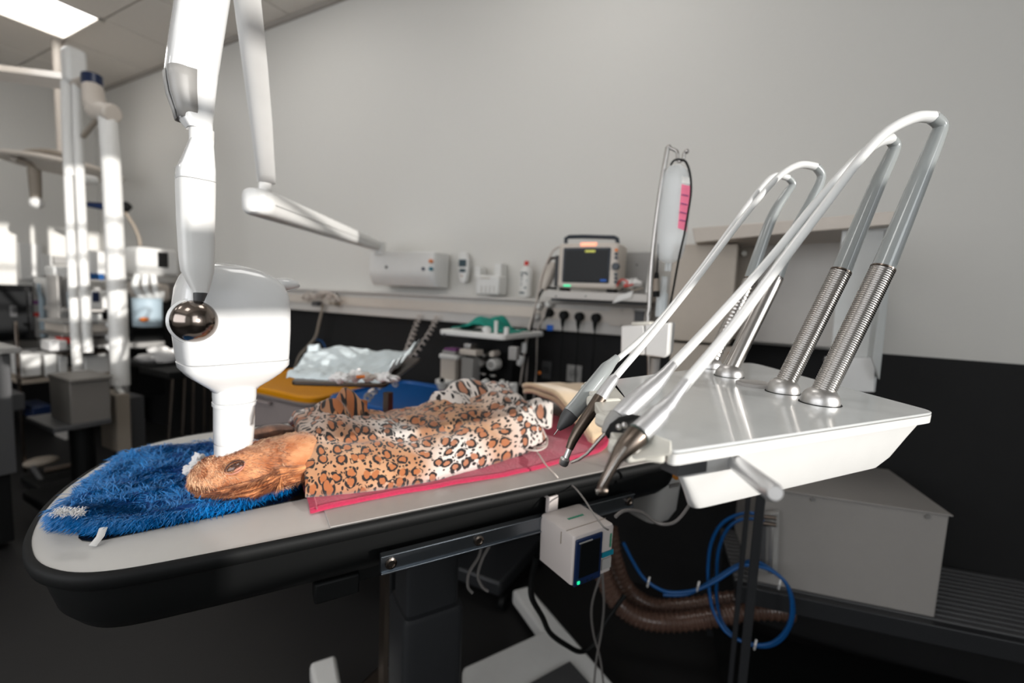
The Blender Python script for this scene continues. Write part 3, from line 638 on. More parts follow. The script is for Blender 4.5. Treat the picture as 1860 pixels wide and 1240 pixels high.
for i in range(9):
    z = zcb-hcb/2+hcb*i/8; k = 1-max(0, .35-i/8)**1.3*.9
    rs_.append(superell(V((xcb, 1.99-.08*k, z)), V((1, 0, 0)), V((0, 1, 0)), wcb/2*(1-.02*(8-i)/8), .08*k, 7, 40))
obj(M().rings(rs_), 'wall_box', 'white_satin', xr, smooth=50, bevel=.004)
yb = 1.99-.161
for px, py, mt_, nm in ((702, 485, 'black_gloss', 'knob'), (769, 488, 'navy', 'button'), (782, 474, 'orange', 'button'), (782, 488, 'teal_tape', 'button')):
    q = P(px, py, y=yb); obj(M().cyl(q+V((0, .012, 0)), q-V((0, .004, 0)), .0075 if nm == 'knob' else .0085, 14), nm, mt_, xr, label={'black_gloss': None, 'navy': 'dark blue button', 'orange': 'orange button', 'teal_tape': 'green button'}[mt_])

# ================================================================ DENTAL DELIVERY UNIT
zc = 1.13
def Q(px, py, z=zc): return P(px, py, z=z)
FL, FR, BK, LL = Q(1218, 820), Q(1702, 748), Q(1362, 657), Q(1105, 690)
EU = (FR-FL).normalized(); EN = Z.cross(EU)
def rounded(poly, r, n=6):
    out = []; N = len(poly)
    for i in range(N):
        p, a, b = poly[i], poly[i-1], poly[(i+1) % N]; rr = r[i] if isinstance(r, (list, tuple)) else r
        da, db = (a-p).normalized(), (b-p).normalized(); s, e = p+da*rr, p+db*rr
        for k in range(n+1): t = k/n; out.append((s*(1-t)+p*t)*(1-t)+(p*(1-t)+e*t)*t)
    return out
du = thing('dental_unit', 'white dental unit with four arched hose arms on springs, right of the operating table', 'dental unit', V((.08, .75, 0)))
plate = rounded([FL, FR, BK, LL], [.012, .02, .05, .03])
cen = (FL+FR+BK+LL)/4
obj(M().prism([p-Z*.003 for p in plate], (0, 0, .003)), 'top_plate', 'plate_white', du, bevel=.001)
def shrink(poly, k, z): return [cen+(p-cen)*k+Z*(z-zc) for p in poly]
def inset_poly(dx, z, fr):   # lower body: front face leans back, ends lean in
    a = FL+EU*(.012+dx*.9)+EN*(fr); b = FR-EU*(.02+dx*1.3)+EN*fr; c = BK-EU*(.02+dx*.6)-EN*(.03+dx); d = LL+EU*(.04+dx*.5)-EN*(.03+dx)
    return [q+Z*(z-zc) for q in rounded([a, b, c, d], [.008+dx*.3]*4)]
obj(M().rings([[p-Z*.0035 for p in plate], [cen+(p-cen)*.998-Z*.013 for p in plate]]), 'rim', 'white_satin', du, smooth=40)
obj(M().rings([inset_poly(.0, zc-.0135, .006), inset_poly(.012, 1.10, .009), inset_poly(.030, 1.075, .013), inset_poly(.040, 1.063, .018), inset_poly(.052, 1.058, .03)]), 'body', 'white_satin', du, smooth=35)
obj(M().box(FL+EU*.034+EN*.016-Z*.020, (.034, .02, .012), (EU, EN, Z)), 'handle_socket', 'grey_dark', du)
h0 = P(1318, 826, z=1.105); h1 = P(1404, 893, d=.33)
obj(M().tube([h0+(h0-h1)*.15]+[h0.lerp(h1, i/8) for i in range(9)]+[h1+(h1-h0).normalized()*.004], [.0078]*2+[.0072]*8+[.005], 20), 'handle', 'alu', du, label='round metal handle bar')
# round cover and seams of the top
pc = Q(1370, 700); obj(M().lathe([(.0, 0), (.026, 0), (.026, .004), (.025, .0052), (0, .0052)], pc, Z, 40), 'disc_cover', 'disc_grey', du, label='flat round cover')
# spring arms: dome px, spring top px, sleeve end px, apex points of the hose, handpiece joint
ARMS = [
 dict(d=.875, dome=(1290, 668), top=(1362, 508), pts=[(1400, 400), (1428, 352), (1440, 335), (1432, 323)], dd=[.875, .875, .875, .87], r0=.0135, r1=.0120, r2=.0060, ns=24),
 dict(d=.782, dome=(1324, 683), top=(1408, 505), pts=[(1440, 430), (1476, 360), (1492, 322), (1482, 303)], dd=[.782, .782, .78, .775], r0=.0140, r1=.0128, r2=.0068, ns=0),
 dict(d=.651, dome=(1422, 712), top=(1527, 494), pts=[(1562, 410), (1596, 330), (1618, 284), (1625, 264), (1615, 251)], dd=[.651, .651, .651, .65, .645], r0=.0135, r1=.0135, r2=.0075, ns=58),
 dict(d=.586, dome=(1489, 732), top=(1603, 489), pts=[(1640, 400), (1676, 312), (1700, 254), (1708, 228), (1694, 213)], dd=[.586, .586, .586, .585, .58], r0=.0140, r1=.0140, r2=.0080, ns=64)]
for a in ARMS:
    d = a['d']; b0 = Q(*a['dome']); dz = (P(*a['dome'], d=d)-b0).length
    r_ = a['r0']
    obj(M().lathe([(r_*1.58, .0), (r_*1.6, .004), (r_*1.5, .010), (r_*1.25, .0155), (r_*.85, .0195), (0, .021)], b0, Z, 32), 'dome', 'steel_satin', du, smooth=70)
    obj(M().lathe([(r_*1.62, 0), (r_*1.72, .0), (r_*1.72, .0006), (r_*1.62, .0006)], b0, Z, 32), 'dome_ring', 'black_rubber', du)
    s0 = b0+Z*.008; s1 = P(*a['top'], d=d)
    n = a['ns'] or 0; pts = []; rad = []
    if n:
        for i in range(n*4+1):
            t = i/(n*4); pts.append(s0.lerp(s1, t)); rad.append(r_+(a['r1']-r_)*t-(.0013 if i % 4 in (0,) else (.0004 if i % 4 in (1, 3) else 0)))
    else: pts = [s0.lerp(s1, i/4) for i in range(5)]; rad = [r_*.95]*5
    obj(M().tube(pts, rad, 40), 'spring', 'steel', du, smooth=180 if n else 60, label=None if n else 'smooth metal sleeve')
    cap = s1+(s1-s0).normalized()*.002; obj(M().tube([s1, cap], a['r1']*1.0, 24), 'spring_end', 'steel_dark', du)
    hp_ = [cap, ]+[P(*q, d=e) for q, e in zip(a['pts'], a['dd'])]; hc_ = catmull(hp_, 10)
    L_ = len(hc_); obj(M().tube(hc_, [a['r1']*.93+(a['r2']-a['r1']*.93)*min(1, (i/(L_-1))/.75) for i in range(L_)], 24), 'hose_sleeve', 'hose_grey', du, smooth=70, label='glossy grey hose sleeve')
# holder tray at the left edge with padded rests
obj(M().prism(rounded([FL-EU*.001+EN*.002, LL+EU*.01, LL-EU*.045+EN*.0, FL-EU*.030+EN*.03], .008), (0, 0, -.012)), 'holder_tray', 'ivory', du, bevel=.002)
for t in (.10, .37, .63, .86):
    c = FL.lerp(LL, t)-EU*.030+Z*-.005
    obj(M().box(c, (.035, .030, .015), (EU, EN, Z)), 'holder_rest', 'ivory', du, bevel=.005, segs=3)
# front bracket seen below the hand pieces
br = [P(1222, 800, d=.36), P(1222, 828, d=.36), P(1155, 836, d=.37), P(1150, 828, d=.37), P(1172, 802, d=.385)]
obj(M().prism(br, (EN*.02)), 'front_rest', 'ivory', du, bevel=.003, label='ivory rest at the front corner')
# ---- hand pieces, each with its white hose
def hose(apex, pts, r, parent, d0, d1, grey=.35):
    pp = [P(*apex, d=d0)]+[P(x, y, d=d0+(d1-d0)*k) for x, y, k in pts]; c = catmull(pp, 10)
    n_ = len(c); obj(M().tube(c, [r*(1+.45*max(0, 1-i/(n_*.4))) for i in range(n_)], 18), 'hose', 'hose_white', parent, smooth=70)
def piece(rows, mt_, parent, name, n=28, label=None):   # tapered turned body given by (px,py,width px,depth)
    obj(M().tube([P(a, b, d=d) for a, b, w_, d in rows], [w_/2*d/F for a, b, w_, d in rows], n), name, mt_, parent, smooth=45, label=label)
# front one
hA = thing('handpiece', 'large dark bronze dental handpiece with green ring, nearest the camera', 'handpiece', P(1160, 790, d=.375), 'hand pieces on the dental unit')
hose((1694, 213), [(1660, 214, .02), (1610, 240, .08), (1560, 292, .18), (1500, 370, .30), (1420, 475, .48), (1330, 595, .72), (1235, 708, .96), (1224, 722, 1)], [.0052][0], hA, .58, .40)
piece([(1248, 692, 17, .405), (1228, 717, 22, .40), (1214, 736, 27, .395)], 'alu', hA, 'hose_nut')
piece([(1214, 735, 29, .395), (1204, 745, 31, .392), (1197, 752, 39, .39), (1180, 770, 41, .387), (1160, 788, 42, .38)], 'alu', hA, 'sleeve', label='silvery sleeve')
piece([(1160.5, 788, 41, .38), (1158, 790.5, 42, .38)], 'green_print', hA, 'ring', label='thin green ring')
piece([(1158, 790, 43, .38), (1150, 798, 42, .378), (1138, 810, 39, .376), (1127, 822, 32, .374), (1119, 833, 24, .372), (1110, 850, 21, .371), (1101, 868, 18, .37), (1094, 884, 16, .37)], 'bronze', hA, 'grip', label='dark bronze grip')
piece([(1172, 800, 14, .384), (1168, 794, 20, .383), (1161, 795, 16, .382)], 'bronze_dark', hA, 'shoulder')
obj(M().lathe([(0, -.0035), (.0032, -.0035), (.004, -.002), (.004, .0025), (.003, .004), (0, .0045)], P(1094, 890, d=.37), P(1096, 893, d=.37)-P(1084, 893, d=.37), 20), 'turbine_head', 'bronze', hA, smooth=40)
obj(M().cyl(P(1088, 893, d=.37), P(1083, 894, d=.37), .0022, 14), 'chuck', 'steel', hA)
piece([(1136, 812, 5, .366), (1120, 836, 4, .364), (1101, 868, 4, .364), (1092, 884, 3, .365)], 'steel', hA, 'water_line')
# three-way syringe
hB = thing('handpiece', 'silver three-way air and water syringe with two round buttons and a thin bent nozzle', 'handpiece', P(1135, 750, d=.44), 'hand pieces on the dental unit')
hose((1619, 252), [(1590, 262, .03), (1545, 298, .12), (1480, 370, .26), (1400, 468, .44), (1300, 580, .68), (1215, 670, .96), (1205, 682, 1)], .0050, hB, .645, .46)
piece([(1222, 662, 17, .468), (1207, 680, 22, .46), (1190, 698, 30, .455), (1170, 716, 35, .45), (1150, 733, 38, .447), (1128, 754, 36, .443), (1124, 758, 34, .442)], 'alu', hB, 'sleeve', label='silvery sleeve')
piece([(1124, 757, 37, .442), (1112, 771, 33, .44), (1101, 783, 20, .438), (1098, 787, 12, .437)], 'grey_satin', hB, 'valve_body')
piece([(1166, 760, 10, .428), (1152, 764, 26, .426), (1132, 773, 34, .425), (1116, 783, 30, .426), (1102, 791, 12, .428)], 'black_rubber', hB, 'button_block', label='black button block')
for x, y in ((1124, 776), (1134, 773)): obj(M().sphere(P(x, y-1, d=.408), .0028, n=14, m=8), 'button', 'steel_satin', hB)
piece([(1100, 786, 6, .437), (1080, 808, 6, .437), (1066, 824, 6, .437), (1050, 835, 5, .437), (1037, 840, 4.5, .437)], 'steel', hB, 'nozzle', 12, label='thin bent chrome nozzle')
# slim handpiece
hC = thing('handpiece', 'slim dark handpiece with a small round chrome head, between the syringe and the pen-shaped scaler', 'handpiece', P(1070, 745, d=.52), 'hand pieces on the dental unit')
hose((1482, 303), [(1450, 300, .03), (1410, 325, .12), (1350, 395, .28), (1270, 500, .52), (1190, 600, .76), (1130, 670, .95), (1112, 692, 1)], .0045, hC, .775, .56)
piece([(1118, 684, 15, .562), (1113, 690, 20, .56), (1100, 708, 22, .555), (1090, 724, 24, .55)], 'alu', hC, 'sleeve')
piece([(1091, 722, 25, .55), (1080, 738, 24, .547), (1066, 758, 22, .545), (1050, 782, 20, .543), (1040, 800, 17, .542), (1034, 815, 14, .541)], 'bronze_dark', hC, 'grip', label='dark grip')
piece([(1036, 812, 11, .541), (1028, 832, 11, .54)], 'steel_satin', hC, 'neck')
obj(M().lathe([(0, -.005), (.005, -.005), (.0058, -.003), (.0058, .003), (.004, .005), (0, .005)], P(1025, 837, d=.54), V((.3, 0, 1)), 20), 'turbine_head', 'steel_satin', hC, smooth=40)
# scaler
hD = thing('handpiece', 'pale grey pen-shaped scaler with dark grey tip and fine needle, farthest back', 'handpiece', P(1070, 700, d=.60), 'hand pieces on the dental unit')
hose((1432, 323), [(1405, 320, .03), (1375, 350, .10), (1330, 410, .24), (1260, 505, .48), (1190, 590, .72), (1130, 645, .95), (1116, 656, 1)], .0040, hD, .87, .63)
piece([(1122, 648, 13, .632), (1112, 658, 17, .63), (1102, 668, 24, .625), (1085, 690, 26, .62), (1066, 714, 28, .612), (1050, 736, 30, .605), (1036, 752, 30, .60)], 'hose_grey', hD, 'grip', label='pale grey grip')
piece([(1037, 751, 31, .60), (1028, 763, 27, .598), (1018, 775, 14, .596), (1014, 780, 8, .595)], 'grey_dark', hD, 'tip', label='dark grey conical tip')
piece([(1015, 778, 3, .595), (1006, 790, 1.6, .594)], 'steel', hD, 'needle', 8)
# ================================================================ ON THE BACK WALL
SF = Y1-.001
def wbx(px0, py0, px1, py1, yf, yb, name, mt_, parent=None, bevel=.002, **k):
    m = M(); c = wallbox(m, px0, py0, px1, py1, yf, yb); o = obj(m, name, mt_, parent, bevel=bevel, **k); return o, c
# monitor shelf
sh = thing('wall_shelf', 'white wall shelf carrying the patient monitor, screwed above the plug sockets', 'shelf', P(1080, 540, y=1.98))
wbx(990, 531, 1180, 545, 1.70, 1.985, 'shelf_board', 'trim_white', sh)
wbx(1000, 545, 1178, 551, 1.80, 1.92, 'under_rail', 'grey_dark', sh)
wbx(1108, 458, 1183, 533, 1.955, 1.985, 'back_panel', 'grey_satin', sh, label='light grey back panel')
pA = P(1172, 532, y=1.70); pB = P(1183, 462, y=1.95)
obj(M().prism([pA, P(1180, 532, y=1.95), pB, P(1181, 470, y=1.9)], (.012, 0, 0)), 'side_bracket', 'white_satin', sh, bevel=.002)
for x, y in ((1010, 538), (1064, 538), (1124, 540)): q = P(x, y, y=1.70); obj(M().cyl(q, q-V((0, .002, 0)), .003, 10), 'screw', 'grey_dark', sh)
q = P(1157, 481, y=1.955); obj(M().cyl(q, q-V((0, .003, 0)), .004, 10), 'screw', 'grey_dark', sh)
# patient monitor
mo = thing('patient_monitor', 'beige patient monitor with a dark screen and black carrying handle on the wall shelf', 'monitor', P(1065, 531, y=1.78))
YM = 1.745
mb, (mx, mz, mw, mh) = wbx(1013, 441, 1122, 524, YM, YM+.13, 'case', 'white_warm', mo, bevel=.012, segs=3)
wbx(1021, 449, 1108, 514, YM-.004, YM+.01, 'screen_rim', 'screen_rim', mo, bevel=.006)
wbx(1025, 453, 1104, 511, YM-.006, YM+.01, 'screen', 'screen', mo, bevel=.001)
wbx(1063, 454, 1081, 458, YM-.0075, YM, 'screen_text', 'yellow_print', mo, 0, label='row of yellow screen text')
wbx(1090, 507, 1101, 511, YM-.0075, YM, 'screen_text', 'blue_print', mo, 0, label='small blue screen label')
wbx(1054, 440, 1083, 447, YM-.004, YM+.02, 'alarm_light', 'alarm_light', mo, bevel=.002, label='glowing pale orange alarm lamp')
wbx(1023, 517, 1036, 520, YM-.002, YM+.02, 'power_light', 'green_led', mo, bevel=.0005, label='faint green power lamp')
ha = [P(x, y, y=YM+.05) for x, y in ((1028, 442), (1028, 433), (1034, 430), (1060, 429.5), (1116, 431), (1121, 434), (1122, 443))]
obj(M().tube(ha, .0085, 12), 'carry_handle', 'screen_rim', mo, smooth=60, label='black carrying handle')
q = P(1119, 484, y=YM); obj(M().cyl(q+V((0, .005, 0)), q-V((0, .012, 0)), .0145, 24), 'dial', 'screen_rim', mo, bevel=.002)
for y, mt_ in ((454, 'orange'), (461, 'screen_rim'), (468, 'screen_rim'), (498, 'screen_rim'), (505, 'screen_rim'), (512, 'screen_rim')):
    q = P(1119-(y-484)*.02, y, y=YM); obj(M().cyl(q+V((0, .005, 0)), q-V((0, .003, 0)), .0065, 14), 'button', mt_, mo, label='orange button' if mt_ == 'orange' else None)
obj(M().box((mx-mw/2-.012, YM+.08, mz-.02), (.03, .10, mh*.72)), 'module_rack', 'charcoal', mo, bevel=.004)
for sx in (-1, 1): obj(M().box((mx+sx*mw*.4, YM+.03, mz-mh/2-.006), (.03, .05, .012)), 'foot', 'black_rubber', mo)
# papers and lead bundle beside it
lb = thing('lead_bundle', 'crumpled bundle of pale leads and packaging on the shelf, right of the monitor', 'leads', P(1145, 530, y=1.78))
obj(crumple(P(1145, 515, y=1.80), .032, (1.2, .8, .55), 3), 'packaging', 'gauze', lb, smooth=70)
obj(M().tube(catmull([P(x, y, y=1.76) for x, y in ((1122, 526), (1130, 518), (1140, 522), (1152, 527), (1164, 523), (1168, 526))], 6), .003, 8), 'lead', 'beige_dark', lb)
obj(M().tube(catmull([P(x, y, y=1.755) for x, y in ((1120, 520), (1128, 508), (1140, 512), (1134, 520), (1150, 516))], 6), .003, 8), 'lead', 'red', lb, label='red lead')
pp_ = M().prism([P(1122, 537, y=1.69), P(1150, 528, y=1.69), P(1146, 540, y=1.69), P(1112, 551, y=1.69)], (0, .0006, 0))
obj(pp_, 'paper_tag', 'white_satin', label='small white paper tag hanging off the front of the wall shelf', cat='tag')
# probe holder with its cable, left of the monitor
ph = thing('probe_holder', 'white tube-shaped probe with brown cable hooked at the left of the monitor', 'probe', P(1000, 528, y=1.75))
piece([(1006, 478, 15, 2.0), (1000, 492, 21, 2.0), (993, 510, 21, 2.0), (986, 526, 14, 2.0)], 'white_warm', ph, 'probe')
obj(M().tube(catmull([P(x, y, d=2.0) for x, y in ((996, 480), (1000, 470), (1010, 469), (1014, 476))], 6), .006, 10), 'strap', 'skin_dark', ph, label='dark red-brown strap')
obj(M().tube(catmull([P(x, y, d=1.98) for x, y in ((1016, 448), (1005, 455), (998, 468), (984, 500), (975, 545), (965, 580), (955, 620), (950, 660), (944, 700))], 8), .0045, 8), 'cable', 'cable_white', ph, label='pale cable')
obj(M().tube(catmull([P(x, y, d=1.99) for x, y in ((1012, 524), (990, 524), (978, 540), (970, 565), (966, 590), (958, 640), (950, 690))], 8), .0055, 8), 'cable', 'black_rubber', ph, label='black cable')
piece([(952, 622, 9, 1.95), (952, 630, 11, 1.95), (951, 641, 10, 1.95)], 'white_satin', ph, 'connector'); piece([(948, 646, 13, 1.95), (944, 655, 16, 1.95), (940, 663, 12, 1.95)], 'white_satin', ph, 'connector')
# plugs in the trunking
PLUG = [(1000, 568), (1027, 572), (1055, 575), (1085, 577)]
for i, (x, y) in enumerate(PLUG):
    q = P(x, y, y=TY)
    t = thing('power_plug', ['black plug in the trunking socket nearest the white plugs', 'black plug second from the left in the socket row under the shelf', 'black plug third from the left in the socket row under the shelf', 'black plug at the right end of the socket row under the shelf'][i], 'plug', q, 'black plugs under the monitor shelf')
    obj(M().lathe([(0, -.034), (.016, -.034), (.0195, -.028), (.0205, -.004), (.022, -.001), (.022, 0), (0, 0)], q-V((0, .004, 0)), (0, 1, 0), 24), 'plug_body', 'black_rubber', t, smooth=50)
    if i: obj(M().tube([q-V((0, .026, .012)), q-V((0, .028, .035)), q-V((0, .026, .055))], [.012, .0085, .005], 12), 'strain_relief', 'black_rubber', t)
    if i: obj(M().tube(catmull([q-V((0, .026, .05)), q-V((0, .02, .12)), q-V((.005, .012, .25)), q-V((-.003, .01, .45)), q-V((.005, .02, .7))], 6), .0038, 8), 'cable', 'black_rubber', t)
    else: obj(M().tube(catmull([q-V((.0, .026, .012)), q-V((.022, .05, .05)), q-V((.028, .05, .12)), q-V((.03, .05, .3)), q-V((.03, .05, .6))], 6), .004, 8), 'cable', 'black_rubber', t)
    t2_ = M().lathe([(.0235, 0), (.026, 0), (.026, .003), (.0235, .003)], q-V((0, .004, 0)), (0, -1, 0), 24)
    st(t2_, 'socket_ring', 'white_warm', trim2)
for x0, x1 in ((1108, 1130), (1130, 1152)):
    m = M(); wallbox(m, x0, 560, x1-1, 592, TY-.004, TY); st(m, 'blank_plate', 'white_warm', trim2, bevel=.001)
m = M(); wallbox(m, 1152, 565, 1170, 584, TY-.008, TY); st(m, 'data_socket', 'grey_dark', trim2, bevel=.002)
m = M(); wallbox(m, 993, 590, 1003, 600, TY-.01, TY); obj(m, 'tag', 'blue_print', label='small blue tag at the lower edge of the white trunking', cat='tag')
MATS['blue_print'].node_tree.nodes['Principled BSDF'].inputs['Emission Strength'].default_value = .15  # faint glow put into the tag's colour; only the screen label is lit
wp = [(981, 556), (1000, 553), (977, 575)]
for i, (x, y) in enumerate(wp):
    q = P(x, y, y=TY); t = thing('white_plug', ['white plug beside the leftmost black plug, cable hanging left', 'white plug just above the leftmost black plug', 'white plug lowest of the three at the trunking'][i], 'plug', q, 'white plugs at the trunking')
    obj(M().lathe([(0, -.04), (.012, -.04), (.017, -.03), (.019, -.004), (.019, 0), (0, 0)], q, (0, 1, 0), 20), 'plug_body', 'white_satin', t, smooth=50)
    dx = (-.03, -.035, -.02)[i]
    obj(M().tube(catmull([q-V((0, .035, .004)), q-V((-dx*.2, .05, .05)), q-V((-dx, .05, .14)), q-V((-dx*.6+.01, .05, .3)), q-V((-dx*1.2, .05, .48))], 6), .0042, 8), 'cable', 'cable_white', t)
obj(M().sphere(P(980, 677, y=1.87), .008), 'indicator', 'orange', label='small orange clip on the pale hanging cable', cat='clip')
def outlet(px0, py0, px1, py1, lab, mt_='grey_satin'):
    t = thing('wall_outlet', lab, 'outlet', P((px0+px1)/2, py1, y=SF), 'sockets on the dark wall')
    o, (x, z, w_, h_) = wbx(px0, py0, px1, py1, SF-.016, SF-.004, 'frame', mt_, t)
    obj(M().lathe([(.021, 0), (.021, .002), (.019, .002), (.017, -.008), (0, -.008)], (x, SF-.016, z), (0, -1, 0), 24), 'well', 'grey_dark', t)
    return t
outlet(1029, 663, 1056, 694, 'white single wall socket low on the dark wall, right of the cables')
outlet(984, 656, 1000, 688, 'dim grey wall socket on the dark wall behind the pale cable', 'grey_dark')
# bottle
bo = thing('disinfectant_bottle', 'white bottle with printed label and red cap on the trunking ledge', 'bottle', P(955, 540, y=1.95))
bz = P(955, 538, y=1.94).z; bx_ = P(955, 510, y=1.94).x
k = (P(966, 500, y=1.94).x-P(944, 500, y=1.94).x)/2
hh_ = P(955, 476, y=1.94).z-bz
obj(M().lathe([(0, 0), (k, .0), (k, hh_*.72), (k*.8, hh_*.82), (k*.4, hh_*.87), (k*.38, hh_*.93), (0, hh_*.93)], (bx_, 1.94, bz), Z, 24, 1, .7), 'bottle_body', 'white_satin', bo, smooth=50)
obj(M().lathe([(0, hh_*.9), (k*.36, hh_*.9), (k*.32, hh_*1.03), (0, hh_*1.04)], (bx_, 1.94, bz), Z, 16), 'cap', 'red', bo, label='red cap')
lbm = M()
for i, (a, b, w_, h_) in enumerate([(.0, .68, 1.1, .035), (-.35, .60, .35, .05), (-.35, .5, .3, .03), (.45, .63, .25, .03), (-.38, .40, .25, .02), (-.38, .33, .3, .02), (.3, .25, .3, .05), (-.2, .10, .8, .05), (.5, .45, .15, .03)]):
    lbm.box((bx_+a*k, 1.94-k*.74+abs(a)*k*.18, bz+b*hh_), (w_*k, .001, h_*hh_))
obj(lbm, 'label_print', 'dark_print', bo, smooth=0, label='small dark print on the label', kind='stuff')
# white dispenser and remote holder
gd = thing('glove_dispenser', 'translucent white open-topped holder on the wall left of the bottle', 'holder', P(888, 535, y=1.98))
o, (x, z, w_, h_) = wbx(864, 500, 906, 535, 1.90, 1.985, 'tray', 'white_satin', gd, bevel=.008)
wbx(862, 484, 872, 505, 1.925, 1.985, 'side_lip', 'white_satin', gd, bevel=.003); wbx(898, 478, 910, 505, 1.925, 1.985, 'side_lip', 'white_satin', gd, bevel=.003)
for i in range(4): wbx(873+i*7.5, 519, 876+i*7.5, 532, 1.898, 1.90, 'slot', 'trim_white', gd, 0)
wbx(873, 504, 890, 506, 1.898, 1.90, 'print_line', 'beige', gd, 0)
wt = thing('wall_thermometer', 'small white wall unit with dark display between the x-ray wall box and the holder', 'wall unit', P(842, 512, y=1.98))
yy = 1.965
rs_ = [superell(V((P(843, y, y=yy).x, yy, P(843, y, y=yy).z)), V((1, 0, 0)), V((0, 1, 0)), w_*.0024*.5, .018, 4, 24) for y, w_ in ((513, 12), (508, 20), (490, 27), (470, 26), (460, 18), (458, 8))]
obj(M().rings(rs_), 'case', 'white_satin', wt, smooth=60)
wbx(833, 471, 846, 484, yy-.021, yy-.01, 'display', 'dark_print', wt); wbx(834, 488, 845, 494, yy-.021, yy-.01, 'keypad', 'dark_print', wt)
q = P(839, 501, y=yy-.018); obj(M().cyl(q, q-V((0, .004, 0)), .004, 10), 'key', 'orange_flat', wt)
# white cord heap at the trunking on the left
ch = thing('cord_heap', 'loose heap of white cords at the trunking left of the x-ray wall box', 'cords', P(585, 550, y=1.9))
for i in range(5):
    c0 = P(560+i*12, 538+3*math.sin(i*2), y=1.88)
    obj(M().tube(catmull([c0+V((.05*math.cos(a*.9+i), -.02*math.sin(a), .022*math.sin(a*1.3+i*1.7))) for a in range(7)], 5), .006, 8), 'cord', 'cable_white', ch)
obj(M().box(P(575, 551, y=1.89), (.05, .04, .03)), 'plug', 'grey_dark', ch, bevel=.006); obj(M().box(P(607, 551, y=1.89), (.05, .04, .025)), 'plug', 'beige_dark', ch, bevel=.006)
obj(M().tube(catmull([P(x, y, y=1.9) for x, y in ((587, 553), (580, 585), (573, 612), (560, 628), (545, 645), (538, 662), (530, 690))], 8), .008, 8), 'hanging_cord', 'beige_dark', label='thick beige cord hanging from the trunking behind the x-ray head', cat='cord')
obj(M().tube(catmull([P(x, y, y=1.93) for x, y in ((574, 616), (585, 620), (592, 635), (596, 660))], 8), .004, 8), 'thin_hose', 'blue_hose', label='thin dark blue hose against the dark wall behind the x-ray head', cat='hose')
# coiled cords
def coil(pts, r, turns, wr, name, lab, grp=None, mt_='cable_white'):
    c = catmull(pts, 20); m = M(); L_ = len(c)-1; out = []; N = turns*12
    for i in range(N+1):
        t = i/N*L_; i0 = min(int(t), L_-1); p = c[i0].lerp(c[i0+1], t-i0); tt = (c[i0+1]-c[i0]).normalized(); a = tt.cross(V((0, 1, .2))).normalized(); b = tt.cross(a)
        out.append(p+a*(r*math.cos(i/12*2*math.pi))+b*(r*math.sin(i/12*2*math.pi)))
    return obj(m.tube(out, wr, 6), name, mt_, label=lab, cat='cord', group=grp, smooth=60)
coil([P(762, 572, y=1.9), P(751, 605, y=1.85), P(735, 650, y=1.6), P(716, 700, y=1.35)], .0125, 14, .0034, 'coiled_cord', 'left one of two coiled white cords hanging from the x-ray wall box', 'coiled cords below the x-ray wall box')
coil([P(794, 575, y=1.9), P(780, 605, y=1.85), P(748, 650, y=1.65), P(700, 690, y=1.35), P(665, 725, y=1.15)], .0125, 19, .0034, 'coiled_cord', 'right one of two coiled white cords, running down behind the draped tray', 'coiled cords below the x-ray wall box')

# ================================================================ RIGHT-HAND CABINETS
cb = thing('wall_cabinet', 'beige wall cabinet with overhanging top board behind the hose arms', 'cabinet', V((-.1, 1.99, 1.0)))
o, (x, z, w_, h_) = wbx(1216, 443, 1333, 622, 1.62, 1.985, 'door', 'beige', cb, bevel=.004)
wbx(1334, 440, 1372, 618, 1.74, 1.985, 'recess', 'beige_dark', cb, bevel=.002)
wbx(1216, 626, 1345, 690, 1.64, 1.985, 'lower_box', 'beige', cb, bevel=.004)
wbx(1214, 620, 1345, 626, 1.68, 1.985, 'shadow_gap', 'black_rubber', cb, bevel=0)
tbp = [P(1257, 414, y=1.58), P(1420, 401, y=1.50), P(1626, 383, y=1.45), P(1622, 408, y=1.45), P(1420, 425, y=1.50), P(1262, 441, y=1.58)]
obj(M().prism(tbp, (0, .4, 0)), 'top_board', 'white_warm', cb, bevel=.003)
for x, y in ((1336, 459), (1352, 461)):
    q = P(x, y, y=1.74); obj(M().cyl(q, q-V((0, .02 if x > 1340 else .006, 0)), .008 if x > 1340 else .004, 14), 'peg', 'ivory' if x > 1340 else 'beige_dark', cb)
q = P(1327, 643, y=1.64); obj(M().cyl(q, q-V((0, .006, 0)), .007, 14), 'knob', 'orange_flat', cb, label='small brown knob')
wbx(1372, 432, 1560, 628, 1.76, 1.985, 'plain_panel', 'trim_white', cb, bevel=.004, label='wide plain panel')
fp = thing('clear_guard', 'translucent white guard panel standing behind the springs of the dental unit', 'panel', V((.2, 1.55, 1.0)))
def slab(pts, y, th, name, mt_, **k): return obj(M().prism([P(a, b, y=y) for a, b in pts], (0, th, 0)), name, mt_, fp, bevel=.002, **k)
slab([(1530, 416), (1623, 408), (1590, 712), (1502, 712)], 1.50, .012, 'panel', 'plate_white')
slab([(1616, 412), (1628, 408), (1598, 690), (1584, 650)], 1.44, .07, 'side_edge', 'frosted', label='clear raised edge')
slab([(1500, 650), (1590, 650), (1588, 712), (1495, 712)], 1.46, .04, 'foot_ledge', 'white_gloss')

